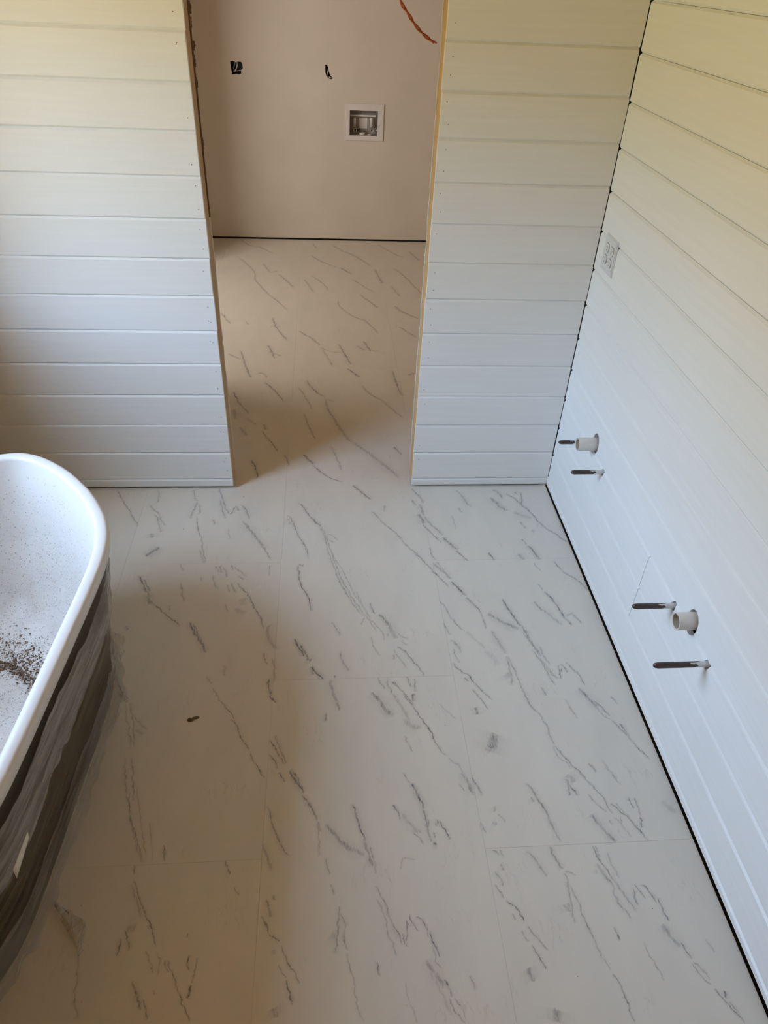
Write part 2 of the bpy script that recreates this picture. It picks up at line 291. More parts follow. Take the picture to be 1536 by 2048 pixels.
# ---------------------------------------------------------------- floor: marble-print vinyl tiles
floor = boxes('floor', [(-3.2, .5, -3.0, 3.6, -.06, -.008)], M['subfloor']); tag(floor, 'white marble-print tile floor with grey veins, running through the doorway', None, None, 'structure')
VEINS = []
for ln in """6.0 0.6 -1.855,0.001 -1.825,-0.055 -1.798,-0.109 -1.768,-0.158 -1.749,-0.199 -1.729,-0.231 -1.712,-0.256
16.3 0.25 -1.84,-0.039 -1.813,-0.067
8.2 0.35 -1.689,-0.002 -1.671,-0.065 -1.681,-0.111
8.0 0.45 -1.7,-0.107 -1.672,-0.152 -1.654,-0.167 -1.644,-0.2 -1.611,-0.254
7.8 0.45 -1.671,-0.171 -1.653,-0.207 -1.638,-0.247 -1.621,-0.293
26.9 0.4 -1.659,-0.295 -1.652,-0.323
20.6 0.6 -1.655,-0.434 -1.635,-0.409 -1.611,-0.38
12.5 0.3 -1.537,-0.004 -1.526,-0.044 -1.513,-0.091
10.1 0.4 -1.509,-0.091 -1.517,-0.144 -1.524,-0.21
10.1 0.4 -1.513,-0.091 -1.492,-0.152 -1.497,-0.181
5.7 0.55 -1.501,-0.181 -1.482,-0.274 -1.459,-0.337 -1.45,-0.39 -1.438,-0.436 -1.421,-0.477
15.0 0.25 -1.456,-0.39 -1.449,-0.436 -1.426,-0.48
7.9 0.4 -1.431,-0.211 -1.42,-0.247
5.8 0.25 -1.366,-0.27 -1.35,-0.339
8.2 0.55 -1.426,0.003 -1.409,-0.069 -1.392,-0.123 -1.376,-0.161 -1.363,-0.18
14.1 0.3 -1.419,-0.077 -1.402,-0.13 -1.39,-0.183 -1.38,-0.209
8.2 0.55 -1.361,-0.18 -1.353,-0.146 -1.344,-0.124
8.1 0.5 -1.344,-0.124 -1.332,-0.158
8.1 0.55 -1.331,-0.116 -1.314,-0.128 -1.295,-0.17 -1.282,-0.214
17.7 0.45 -1.313,-0.221 -1.288,-0.261 -1.262,-0.307 -1.233,-0.362 -1.208,-0.409
5.7 0.6 -1.237,-0.362 -1.222,-0.379 -1.203,-0.428 -1.184,-0.467
7.3 0.3 -1.52,-0.484 -1.502,-0.518
10.6 0.35 -1.501,-0.581 -1.492,-0.627 -1.477,-0.681
10.6 0.75 -1.659,-0.539 -1.643,-0.572 -1.626,-0.607 -1.606,-0.633
8.9 0.6 -1.639,-0.56 -1.622,-0.59 -1.602,-0.625
17.5 0.5 -1.61,-0.63 -1.602,-0.653 -1.591,-0.692
6.8 0.7 -1.601,-0.661 -1.581,-0.686 -1.539,-0.731 -1.512,-0.758 -1.472,-0.803
11.9 0.3 -1.539,-0.731 -1.503,-0.769 -1.472,-0.803
6.9 0.3 -1.523,-0.694 -1.519,-0.721
7.2 0.3 -1.433,-0.553 -1.43,-0.583
7.2 0.4 -1.393,-0.542 -1.381,-0.59 -1.366,-0.619
7.3 0.4 -1.388,-0.494 -1.372,-0.525
7.3 0.4 -1.372,-0.491 -1.362,-0.531
7.3 0.4 -1.359,-0.5 -1.346,-0.528 -1.339,-0.556
7.4 0.4 -1.331,-0.489 -1.32,-0.52
7.4 0.35 -1.322,-0.495 -1.295,-0.527 -1.264,-0.558
7.3 0.35 -1.301,-0.551 -1.275,-0.569
8.9 0.4 -1.335,-0.597 -1.323,-0.635
9.0 0.4 -1.32,-0.586 -1.311,-0.615 -1.297,-0.638
7.0 0.6 -1.306,-0.58 -1.284,-0.61 -1.248,-0.668 -1.229,-0.713 -1.211,-0.751 -1.196,-0.799 -1.187,-0.825
43.7 0.2 -1.271,-0.667 -1.264,-0.706
34.6 0.2 -1.294,-0.717 -1.257,-0.745
6.9 0.3 -1.333,-0.694 -1.317,-0.737
5.6 0.4 -1.183,-0.492 -1.186,-0.529 -1.187,-0.553
7.8 0.5 -1.131,-0.184 -1.107,-0.239 -1.083,-0.317 -1.062,-0.372 -1.048,-0.419 -1.043,-0.47
24.1 0.2 -1.13,-0.209 -1.115,-0.253
7.5 0.55 -1.062,-0.501 -1.081,-0.495
7.2 0.7 -1.081,-0.495 -1.077,-0.538 -1.068,-0.604 -1.051,-0.645 -1.038,-0.685 -1.028,-0.746
8.2 0.6 -1.09,-0.105 -1.064,-0.14 -1.05,-0.178 -1.031,-0.211
14.2 0.65 -1.038,-0.204 -1.018,-0.233 -0.995,-0.266
23.9 0.3 -1.0,-0.262 -0.984,-0.312 -0.973,-0.367
5.5 0.45 -0.991,-0.298 -0.969,-0.394 -0.949,-0.498 -0.926,-0.59 -0.899,-0.666 -0.866,-0.74 -0.841,-0.778
5.5 0.45 -0.978,-0.319 -0.952,-0.427 -0.933,-0.523 -0.91,-0.602 -0.884,-0.678 -0.858,-0.729 -0.842,-0.773
5.5 0.35 -0.973,-0.305 -0.944,-0.453 -0.912,-0.536 -0.882,-0.638 -0.849,-0.713 -0.826,-0.784
25.4 0.15 -0.973,-0.367 -0.941,-0.523 -0.903,-0.643 -0.851,-0.756
5.3 0.3 -0.867,-0.644 -0.846,-0.718 -0.822,-0.789
6.0 0.35 -0.973,-0.309 -0.951,-0.327 -0.926,-0.358
5.9 0.35 -0.965,-0.354 -0.947,-0.368
5.2 0.3 -0.844,-0.775 -0.858,-0.812
7.1 0.55 -0.819,-0.705 -0.813,-0.736 -0.807,-0.76
15.7 0.5 -0.789,-0.761 -0.772,-0.791 -0.754,-0.815
10.7 0.8 -0.856,0.02 -0.833,-0.017 -0.811,-0.05 -0.784,-0.086
10.4 0.35 -0.786,-0.167 -0.767,-0.197 -0.753,-0.223
14.6 0.25 -0.728,-0.126 -0.731,-0.172
6.1 0.5 -0.757,-0.22 -0.726,-0.271 -0.698,-0.311 -0.677,-0.346
18.0 0.3 -0.695,-0.325 -0.675,-0.353
15.5 0.3 -0.634,-0.434 -0.616,-0.461
7.6 0.55 -0.677,-0.346 -0.651,-0.408 -0.624,-0.441 -0.603,-0.487 -0.582,-0.522 -0.562,-0.563 -0.541,-0.6 -0.522,-0.636
10.8 0.45 -0.603,-0.008 -0.583,-0.049 -0.568,-0.081 -0.56,-0.117
8.5 0.5 -0.611,-0.085 -0.597,-0.136
16.8 0.45 -0.584,-0.12 -0.573,-0.174 -0.57,-0.205
18.7 0.55 -0.593,-0.189 -0.583,-0.219 -0.575,-0.256
8.1 0.55 -0.578,-0.256 -0.56,-0.299 -0.538,-0.338 -0.518,-0.377
14.3 0.4 -0.57,-0.205 -0.549,-0.249 -0.527,-0.293 -0.505,-0.332
13.9 0.65 -0.511,-0.339 -0.493,-0.37 -0.475,-0.401 -0.46,-0.422
9.8 0.6 -0.47,-0.425 -0.449,-0.458 -0.429,-0.488
15.1 0.35 -0.41,-0.019 -0.388,-0.068 -0.376,-0.116 -0.365,-0.147
8.5 0.45 -0.416,-0.154 -0.406,-0.185
6.2 0.3 -0.448,-0.199 -0.45,-0.258 -0.45,-0.294
21.5 0.45 -0.269,-0.078 -0.247,-0.118 -0.23,-0.153 -0.209,-0.177
17.7 0.35 -0.249,-0.025 -0.224,-0.05 -0.214,-0.094
8.5 0.6 -0.199,-0.046 -0.172,-0.079 -0.146,-0.119 -0.123,-0.166 -0.102,-0.22 -0.084,-0.28 -0.056,-0.316 -0.026,-0.359 -0.008,-0.394
8.8 0.6 -0.126,-0.039 -0.13,-0.088 -0.141,-0.127
8.8 0.5 -0.151,-0.039 -0.143,-0.059
29.8 0.25 -0.189,-0.185 -0.155,-0.204 -0.114,-0.227
10.4 0.35 -0.175,-0.249 -0.159,-0.293
29.0 0.2 -0.142,-0.307 -0.125,-0.315
13.9 0.65 -0.177,-0.401 -0.162,-0.432 -0.152,-0.465 -0.146,-0.488
6.1 0.4 -0.191,-0.356 -0.176,-0.398
9.8 0.6 -0.34,-0.438 -0.332,-0.467 -0.325,-0.488
23.7 0.35 -0.228,-0.453 -0.219,-0.47 -0.212,-0.486
5.8 0.4 -0.176,-0.503 -0.168,-0.532 -0.158,-0.555
5.8 0.6 -0.095,-0.496 -0.084,-0.528 -0.074,-0.554 -0.055,-0.579
7.8 0.4 -0.57,-0.403 -0.566,-0.443 -0.553,-0.479
15.2 0.4 -0.566,-0.494 -0.545,-0.533 -0.524,-0.564 -0.511,-0.589
7.6 0.35 -0.552,-0.488 -0.533,-0.539 -0.506,-0.589
12.9 0.65 -0.512,-0.601 -0.492,-0.631 -0.479,-0.655 -0.464,-0.678
9.0 0.6 -0.471,-0.684 -0.452,-0.713 -0.439,-0.736 -0.426,-0.761
7.7 0.5 -0.072,-0.555 -0.056,-0.578 -0.033,-0.603 -0.012,-0.663
7.1 0.45 -0.428,-0.751 -0.424,-0.798 -0.427,-0.845
21.2 0.45 -0.406,-0.766 -0.38,-0.794 -0.353,-0.821 -0.325,-0.838 -0.303,-0.844
13.7 0.4 -0.408,-0.851 -0.398,-0.887 -0.389,-0.922 -0.374,-0.962
10.8 0.65 -0.34,-0.695 -0.328,-0.738 -0.317,-0.779 -0.308,-0.812 -0.298,-0.839
15.6 0.5 -0.3,-0.828 -0.287,-0.86 -0.281,-0.901 -0.271,-0.941 -0.261,-0.975
6.8 0.5 -0.295,-0.859 -0.283,-0.911 -0.267,-0.956 -0.261,-0.975
14.9 0.35 -0.265,-0.98 -0.256,-1.018 -0.242,-1.051 -0.223,-1.075
8.3 0.4 -0.288,-0.945 -0.272,-0.975 -0.261,-1.023 -0.25,-1.069 -0.241,-1.094
11.9 0.35 -0.253,-0.927 -0.249,-0.976 -0.235,-1.01
6.7 0.55 -0.213,-1.01 -0.215,-1.038 -0.215,-1.073
6.7 0.55 -0.206,-1.004 -0.194,-1.025 -0.189,-1.046
6.7 0.55 -0.183,-0.997 -0.17,-1.031 -0.158,-1.054
6.6 0.5 -0.202,-1.025 -0.225,-1.056
6.6 0.55 -0.16,-1.036 -0.151,-1.068 -0.145,-1.098
5.6 0.45 -0.189,-0.623 -0.175,-0.659
11.0 0.7 -0.173,-0.662 -0.158,-0.691 -0.148,-0.717 -0.141,-0.751 -0.135,-0.785 -0.131,-0.806
14.6 0.4 -0.225,-0.712 -0.215,-0.738 -0.205,-0.766
14.4 0.3 -0.203,-0.755 -0.179,-0.789 -0.151,-0.835
7.2 0.5 -0.098,-0.775 -0.121,-0.785
7.2 0.5 -0.098,-0.78 -0.089,-0.8 -0.079,-0.827
8.9 0.5 -0.13,-0.801 -0.115,-0.836
5.3 0.45 -0.57,-0.694 -0.551,-0.737 -0.543,-0.775 -0.522,-0.821 -0.496,-0.853
13.7 0.18 -0.496,-0.853 -0.462,-0.905 -0.441,-0.935
7.0 0.35 -0.567,-0.809 -0.559,-0.846 -0.545,-0.872
11.9 0.4 -0.554,-0.892 -0.538,-0.913 -0.53,-0.952
5.0 0.4 -0.554,-0.932 -0.54,-0.992
4.9 0.6 -0.562,-0.987 -0.538,-1.027 -0.516,-1.046 -0.509,-1.069 -0.497,-1.087 -0.461,-1.145
9.7 0.5 -0.53,-1.055 -0.525,-1.071
4.8 0.6 -0.517,-1.095 -0.501,-1.126 -0.482,-1.163
33.6 0.15 -0.446,-0.94 -0.422,-0.975 -0.414,-1.008
11.5 0.4 -0.375,-0.967 -0.376,-1.005 -0.378,-1.042 -0.385,-1.091
8.1 0.4 -0.374,-0.967 -0.365,-1.005 -0.36,-1.052 -0.357,-1.088 -0.348,-1.128 -0.343,-1.166
49.1 0.2 -0.394,-1.041 -0.384,-1.06
6.4 0.5 -0.291,-1.099 -0.282,-1.134
6.1 0.5 -0.352,-1.109 -0.341,-1.17 -0.32,-1.216 -0.309,-1.257 -0.31,-1.284 -0.302,-1.319
5.9 0.55 -0.302,-1.319 -0.291,-1.342 -0.276,-1.372 -0.26,-1.396 -0.237,-1.431
5.9 0.35 -0.307,-1.315 -0.303,-1.349 -0.284,-1.375 -0.273,-1.396
19.2 0.45 -0.174,-1.107 -0.156,-1.134 -0.142,-1.16 -0.125,-1.186
6.4 0.5 -0.136,-1.152 -0.121,-1.182 -0.101,-1.22
6.3 0.4 -0.142,-1.16 -0.125,-1.207 -0.105,-1.233
6.1 0.6 -0.105,-1.233 -0.086,-1.262 -0.072,-1.29 -0.057,-1.325 -0.041,-1.356 -0.032,-1.379
9.3 0.6 -0.077,-1.248 -0.076,-1.266
6.1 0.35 -0.076,-1.266 -0.063,-1.294
6.4 0.45 -0.076,-1.143 -0.064,-1.174
4.8 0.35 -0.225,-1.148 -0.22,-1.183 -0.205,-1.227
5.8 0.4 -0.216,-1.382 -0.207,-1.411
4.4 0.3 -0.179,-1.369 -0.151,-1.435
18.6 0.5 -0.838,-1.101 -0.818,-1.127 -0.803,-1.157 -0.791,-1.178 -0.775,-1.195
6.1 0.6 -0.744,-1.095 -0.725,-1.131 -0.71,-1.156 -0.696,-1.19 -0.683,-1.219 -0.669,-1.247 -0.659,-1.278 -0.647,-1.313 -0.628,-1.34
9.4 0.7 -0.701,-1.106 -0.708,-1.14
15.5 0.25 -0.771,-1.103 -0.756,-1.134 -0.742,-1.168 -0.726,-1.217
30.3 0.25 -0.745,-1.2 -0.721,-1.229 -0.691,-1.238
5.9 0.45 -0.747,-1.263 -0.737,-1.294 -0.729,-1.317
4.3 0.35 -0.628,-1.34 -0.612,-1.36 -0.597,-1.374 -0.588,-1.399 -0.578,-1.434
14.2 0.4 -0.594,-1.392 -0.583,-1.423 -0.571,-1.465
4.2 0.4 -0.603,-1.429 -0.594,-1.454
8.5 0.5 -0.567,-1.403 -0.561,-1.428 -0.552,-1.449 -0.55,-1.469
11.0 0.7 -0.746,-1.423 -0.733,-1.448 -0.721,-1.478 -0.716,-1.503
4.2 0.4 -0.762,-1.384 -0.746,-1.423
6.8 0.6 -0.717,-1.501 -0.715,-1.53 -0.709,-1.555
8.2 0.5 -0.798,-1.481 -0.787,-1.504 -0.783,-1.527
4.6 0.25 -0.63,-1.151 -0.6,-1.19 -0.583,-1.211
17.0 0.5 -0.516,-1.172 -0.513,-1.201
38.8 0.5 -0.473,-1.267 -0.491,-1.308 -0.503,-1.334
29.6 0.3 -0.513,-1.315 -0.499,-1.33
4.7 0.5 -0.512,-1.104 -0.495,-1.139 -0.478,-1.182
4.7 0.35 -0.485,-1.105 -0.461,-1.145
16.5 0.3 -0.524,-1.5 -0.518,-1.513
5.4 0.3 -0.514,-1.523 -0.497,-1.549
21.7 0.2 -0.533,-1.544 -0.522,-1.551
13.2 0.7 -1.446,-0.776 -1.425,-0.822 -1.401,-0.863 -1.368,-0.922
6.7 0.6 -1.434,-0.781 -1.408,-0.838 -1.374,-0.903
10.0 0.35 -1.656,-0.792 -1.645,-0.811
6.2 0.6 -1.671,-0.959 -1.65,-0.987 -1.635,-1.023 -1.616,-1.058 -1.586,-1.101
15.1 0.4 -1.62,-1.066 -1.602,-1.092 -1.585,-1.11
5.8 0.35 -1.591,-1.109 -1.575,-1.163 -1.556,-1.218 -1.54,-1.281
7.3 0.3 -1.582,-1.106 -1.564,-1.147 -1.549,-1.199 -1.532,-1.275
7.3 0.35 -1.558,-1.159 -1.534,-1.184 -1.506,-1.212
11.6 0.3 -1.54,-1.211 -1.515,-1.231
14.0 0.25 -1.36,-1.019 -1.335,-1.051
12.6 0.2 -1.302,-0.976 -1.304,-1.021
4.5 0.55 -1.334,-1.064 -1.301,-1.116 -1.27,-1.158 -1.25,-1.191
7.3 0.55 -1.271,-1.183 -1.249,-1.203 -1.233,-1.235 -1.217,-1.27 -1.2,-1.293
5.6 0.6 -1.2,-1.293 -1.186,-1.326 -1.17,-1.355 -1.151,-1.387
20.1 0.35 -1.168,-0.794 -1.175,-0.83 -1.17,-0.861 -1.157,-0.891 -1.139,-0.916
6.5 0.6 -1.182,-0.926 -1.177,-0.952 -1.17,-0.976
14.4 0.3 -1.156,-0.948 -1.144,-1.0 -1.143,-1.053
9.3 0.65 -1.152,-1.027 -1.162,-1.053 -1.156,-1.079 -1.149,-1.105 -1.132,-1.131
7.8 0.5 -1.168,-1.044 -1.158,-1.07
9.9 0.85 -1.086,-0.868 -1.068,-0.908 -1.049,-0.947
8.2 0.7 -1.063,-0.889 -1.05,-0.928 -1.031,-0.953
19.6 0.6 -1.042,-0.957 -1.026,-0.967
9.6 0.9 -1.031,-0.992 -1.009,-1.016 -0.986,-1.044
14.4 0.5 -1.031,-0.995 -1.016,-1.027
6.9 0.45 -0.961,-0.796 -0.942,-0.827 -0.931,-0.863
9.7 0.4 -0.929,-0.923 -0.924,-0.966 -0.912,-0.999 -0.904,-1.017
6.4 0.4 -0.952,-1.025 -0.947,-1.038
15.7 0.35 -0.967,-1.047 -0.957,-1.095 -0.944,-1.138
12.2 0.4 -0.96,-1.095 -0.936,-1.165
7.5 0.5 -0.981,-1.174 -0.978,-1.202
5.0 0.4 -0.826,-0.867 -0.814,-0.917 -0.798,-0.951
24.1 0.35 -0.789,-0.758 -0.769,-0.801 -0.753,-0.843 -0.74,-0.879
5.2 0.4 -0.847,-0.756 -0.823,-0.8 -0.806,-0.847
5.2 0.4 -0.837,-0.773 -0.801,-0.821 -0.778,-0.883
6.8 0.5 -0.768,-0.853 -0.768,-0.868
5.1 0.35 -0.745,-0.844 -0.699,-0.886
6.8 0.35 -0.729,-0.885 -0.705,-0.91
6.6 0.6 -0.739,-0.909 -0.715,-0.939 -0.693,-0.978 -0.678,-1.007 -0.662,-1.044
5.0 0.4 -0.755,-0.923 -0.736,-0.963 -0.715,-1.01
8.3 0.4 -0.753,-0.948 -0.753,-0.971
4.8 0.5 -0.814,-1.043 -0.802,-1.07 -0.791,-1.086
6.4 0.4 -0.786,-1.044 -0.778,-1.084 -0.76,-1.124
6.3 0.6 -0.762,-1.058 -0.741,-1.099 -0.716,-1.134 -0.707,-1.151
6.4 0.5 -0.769,-1.058 -0.753,-1.081
6.4 0.6 -0.721,-1.042 -0.709,-1.082
7.9 0.4 -0.694,-1.052 -0.702,-1.104
7.2 0.55 -1.144,-1.261 -1.123,-1.299 -1.099,-1.344
7.2 0.5 -1.132,-1.246 -1.11,-1.3 -1.093,-1.341
7.1 0.6 -1.143,-1.308 -1.127,-1.332 -1.114,-1.358
5.6 0.6 -1.112,-1.368 -1.093,-1.402
11.1 0.75 -1.085,-1.364 -1.069,-1.394 -1.053,-1.419 -1.039,-1.44
5.5 0.6 -1.079,-1.359 -1.044,-1.426
8.1 0.65 -1.046,-1.444 -1.028,-1.473 -1.013,-1.496 -1.002,-1.519
5.2 0.4 -1.004,-1.518 -1.001,-1.552 -0.999,-1.589 -1.002,-1.618
5.3 0.5 -1.002,-1.519 -0.996,-1.55
6.5 0.5 -1.143,-1.464 -1.129,-1.503 -1.114,-1.547 -1.092,-1.593 -1.071,-1.614
10.2 0.4 -1.144,-1.57 -1.133,-1.605 -1.117,-1.649
7.5 0.3 -0.983,-1.618 -0.972,-1.664
18.2 0.4 -0.983,-1.526 -0.957,-1.558 -0.934,-1.586 -0.906,-1.605 -0.881,-1.618
8.0 0.65 -0.91,-1.475 -0.9,-1.507 -0.889,-1.549 -0.879,-1.585
10.3 0.5 -0.885,-1.573 -0.87,-1.618 -0.863,-1.653
5.1 0.5 -0.868,-1.595 -0.859,-1.63 -0.854,-1.67
5.1 0.4 -1.551,-1.303 -1.529,-1.395 -1.505,-1.467 -1.48,-1.536 -1.452,-1.596 -1.443,-1.613
5.5 0.45 -1.532,-1.304 -1.514,-1.382 -1.496,-1.442
5.1 0.5 -1.514,-1.409 -1.497,-1.486 -1.473,-1.542 -1.44,-1.613
5.1 0.3 -1.501,-1.386 -1.479,-1.468 -1.455,-1.546 -1.434,-1.611
5.1 0.25 -1.447,-1.501 -1.433,-1.547 -1.418,-1.609
5.0 0.6 -1.4,-1.566 -1.39,-1.613
5.0 0.5 -1.402,-1.578 -1.391,-1.613
5.0 0.6 -1.236,-1.615 -1.229,-1.635 -1.221,-1.653
4.9 0.6 -1.464,-1.615 -1.458,-1.642
4.7 0.65 -1.457,-1.653 -1.442,-1.686 -1.429,-1.712 -1.416,-1.736 -1.399,-1.762 -1.387,-1.787 -1.373,-1.816
10.6 0.3 -1.463,-1.663 -1.446,-1.696 -1.425,-1.736 -1.413,-1.746
5.8 0.6 -1.453,-1.769 -1.446,-1.784 -1.435,-1.818
5.7 0.6 -1.457,-1.786 -1.459,-1.807 -1.46,-1.826
25.6 0.3 -1.448,-1.772 -1.429,-1.768
5.6 0.35 -1.399,-1.817 -1.385,-1.839 -1.37,-1.867
6.8 0.3 -1.371,-1.821 -1.362,-1.847 -1.36,-1.872
5.6 0.5 -1.35,-1.841 -1.339,-1.866
4.4 0.6 -1.343,-1.841 -1.321,-1.883 -1.305,-1.912 -1.289,-1.941 -1.275,-1.969
6.7 0.6 -1.299,-1.832 -1.289,-1.862
4.5 0.4 -1.275,-1.836 -1.278,-1.863 -1.282,-1.887
6.6 0.7 -1.281,-1.89 -1.288,-1.922
10.9 0.45 -1.414,-1.878 -1.401,-1.907 -1.386,-1.937
6.4 0.5 -1.385,-1.916 -1.368,-1.957
6.5 0.35 -1.551,-1.814 -1.536,-1.869 -1.534,-1.9 -1.516,-1.949
3.5 0.4 -1.307,-1.781 -1.305,-1.794
5.5 0.4 -1.367,-1.898 -1.363,-1.909
4.9 0.4 -1.206,-1.682 -1.196,-1.701
5.9 0.45 -1.139,-1.752 -1.122,-1.779 -1.116,-1.796
4.7 0.6 -1.117,-1.797 -1.105,-1.805 -1.089,-1.815
4.5 0.5 -1.089,-1.817 -1.08,-1.844 -1.064,-1.874 -1.04,-1.909
7.2 0.4 -1.128,-1.715 -1.115,-1.76
6.1 0.5 -1.111,-1.708 -1.108,-1.722
5.7 0.5 -1.106,-1.83 -1.103,-1.842
4.5 0.35 -1.092,-1.864 -1.076,-1.894
5.6 0.65 -1.076,-1.896 -1.067,-1.919 -1.057,-1.949
15.2 0.5 -1.098,-1.947 -1.088,-1.969
4.9 0.35 -0.971,-1.688 -0.961,-1.715
5.9 0.5 -0.95,-1.737 -0.952,-1.775 -0.956,-1.81 -0.962,-1.85
5.9 0.4 -0.949,-1.752 -0.939,-1.783 -0.941,-1.81 -0.937,-1.842
29.4 0.2 -0.973,-1.804 -0.955,-1.817
4.4 0.3 -0.937,-1.844 -0.923,-1.9 -0.918,-1.942 -0.898,-1.991
4.8 0.6 -0.857,-1.694 -0.846,-1.721 -0.835,-1.753 -0.827,-1.784 -0.81,-1.815 -0.802,-1.839
6.0 0.35 -0.858,-1.726 -0.844,-1.768 -0.836,-1.804 -0.823,-1.843 -0.818,-1.862
16.9 0.15 -0.844,-1.726 -0.829,-1.779 -0.812,-1.829
4.6 0.6 -0.867,-1.867 -0.865,-1.883 -0.862,-1.901
4.7 0.5 -0.805,-1.81 -0.799,-1.823 -0.794,-1.84
4.8 0.6 -0.787,-1.781 -0.792,-1.801 -0.793,-1.828
4.8 0.6 -0.789,-1.784 -0.782,-1.794
4.8 0.6 -0.782,-1.771 -0.774,-1.792 -0.766,-1.811
4.8 0.6 -0.764,-1.775 -0.752,-1.79 -0.743,-1.806 -0.741,-1.823
5.9 0.6 -0.735,-1.806 -0.731,-1.826 -0.726,-1.843 -0.719,-1.866
4.6 0.4 -0.732,-1.838 -0.728,-1.874 -0.714,-1.891
13.7 0.4 -0.751,-1.871 -0.738,-1.892 -0.725,-1.911 -0.718,-1.934
6.8 0.6 -0.715,-1.911 -0.705,-1.936 -0.7,-1.952
4.4 0.5 -0.71,-1.954 -0.701,-1.973 -0.681,-2.003
4.4 0.35 -0.698,-1.954 -0.683,-1.972 -0.677,-1.994
11.4 0.2 -0.746,-1.894 -0.731,-1.922 -0.707,-1.984
5.7 0.45 -0.654,-1.91 -0.645,-1.942
3.3 0.3 -0.806,-1.913 -0.798,-1.957 -0.787,-1.994
5.0 0.5 -0.561,-1.708 -0.548,-1.731 -0.541,-1.748
4.9 0.65 -0.541,-1.75 -0.526,-1.76 -0.512,-1.77 -0.509,-1.783 -0.5,-1.801
4.8 0.45 -0.499,-1.809 -0.479,-1.839 -0.459,-1.867
6.1 0.5 -0.532,-1.78 -0.525,-1.798
6.0 0.35 -0.515,-1.82 -0.502,-1.846
4.7 0.65 -0.5,-1.849 -0.486,-1.88 -0.477,-1.908
16.1 0.5 -0.518,-1.902 -0.511,-1.929
10.7 0.55 -0.679,-1.535 -0.687,-1.55
6.7 0.6 -0.676,-1.535 -0.665,-1.564 -0.655,-1.589
10.5 0.6 -0.703,-1.598 -0.69,-1.599
6.6 0.5 -0.696,-1.565 -0.694,-1.581
6.6 0.5 -0.708,-1.528 -0.71,-1.571
11.9 0.3 -0.714,-1.552 -0.704,-1.592
5.3 0.45 -0.753,-1.557 -0.74,-1.576 -0.725,-1.599
6.7 0.4 -0.738,-1.554 -0.733,-1.561
18.7 0.25 -0.778,-1.508 -0.749,-1.548 -0.727,-1.564
5.1 0.25 -0.782,-1.631 -0.792,-1.661
5.2 0.25 -0.782,-1.631 -0.752,-1.635
5.4 0.4 -0.569,-1.543 -0.566,-1.556 -0.556,-1.573
5.2 0.5 -0.549,-1.622 -0.535,-1.636
5.2 0.5 -0.531,-1.621 -0.526,-1.639
6.4 0.5 -0.536,-1.662 -0.53,-1.676
6.3 0.4 -0.552,-1.675 -0.539,-1.715
11.0 0.5 -0.416,-1.435 -0.403,-1.464 -0.387,-1.505 -0.379,-1.544 -0.368,-1.585 -0.361,-1.61
12.6 0.45 -0.414,-1.481 -0.411,-1.494
34.5 0.3 -0.291,-1.414 -0.275,-1.439
8.6 0.5 -0.298,-1.428 -0.299,-1.455 -0.302,-1.479
7.1 0.55 -0.293,-1.445 -0.28,-1.48
5.7 0.5 -0.259,-1.405 -0.232,-1.445 -0.21,-1.48 -0.203,-1.517 -0.194,-1.537
4.2 0.45 -0.247,-1.475 -0.231,-1.506 -0.213,-1.529
5.5 0.6 -0.195,-1.501 -0.175,-1.528 -0.156,-1.554 -0.136,-1.593 -0.122,-1.621
4.2 0.35 -0.179,-1.501 -0.168,-1.525 -0.152,-1.551
4.1 0.35 -0.196,-1.543 -0.183,-1.569 -0.165,-1.607
4.1 0.35 -0.177,-1.544 -0.182,-1.566
5.6 0.55 -0.143,-1.489 -0.133,-1.523
5.6 0.4 -0.121,-1.49 -0.121,-1.533 -0.126,-1.553
8.2 0.7 -0.125,-1.549 -0.131,-1.581
14.9 0.55 -0.261,-1.534 -0.248,-1.56 -0.233,-1.592 -0.215,-1.618
6.9 0.4 -0.212,-1.555 -0.207,-1.568
5.8 0.4 -0.219,-1.381 -0.207,-1.411
4.4 0.35 -0.176,-1.39 -0.154,-1.434 -0.148,-1.452
25.2 0.2 -0.043,-1.504 -0.024,-1.544
9.1 0.35 -0.464,-1.626 -0.439,-1.656 -0.424,-1.7
10.5 0.45 -0.395,-1.62 -0.388,-1.65 -0.376,-1.682
5.2 0.6 -0.28,-1.621 -0.275,-1.65 -0.265,-1.682 -0.253,-1.716
5.3 0.5 -0.274,-1.622 -0.268,-1.665
11.7 0.35 -0.284,-1.667 -0.276,-1.69 -0.264,-1.724
7.9 0.3 -0.248,-1.639 -0.245,-1.674 -0.236,-1.709
7.8 0.35 -0.29,-1.687 -0.293,-1.7
5.0 0.5 -0.374,-1.686 -0.375,-1.728 -0.379,-1.769 -0.384,-1.812
5.2 0.35 -0.374,-1.686 -0.348,-1.698
4.9 0.45 -0.373,-1.714 -0.359,-1.75 -0.359,-1.787 -0.354,-1.82 -0.343,-1.865 -0.324,-1.923
4.5 0.6 -0.325,-1.926 -0.314,-1.953 -0.308,-1.984 -0.309,-2.001 -0.304,-2.024
31.0 0.25 -0.391,-1.762 -0.386,-1.782
7.5 0.35 -0.28,-1.672 -0.263,-1.723 -0.259,-1.768 -0.247,-1.796 -0.239,-1.815
10.1 0.35 -0.263,-1.687 -0.247,-1.731 -0.231,-1.77 -0.219,-1.797
5.1 0.55 -0.211,-1.733 -0.214,-1.754 -0.214,-1.778
5.1 0.55 -0.204,-1.724 -0.196,-1.744 -0.189,-1.765
5.1 0.55 -0.186,-1.727 -0.171,-1.745 -0.163,-1.773
6.3 0.6 -0.156,-1.76 -0.152,-1.791 -0.144,-1.818
17.1 0.4 -0.171,-1.823 -0.156,-1.849 -0.142,-1.875
6.0 0.5 -0.137,-1.863 -0.125,-1.901
4.7 0.45 -0.126,-1.904 -0.108,-1.926 -0.1,-1.947
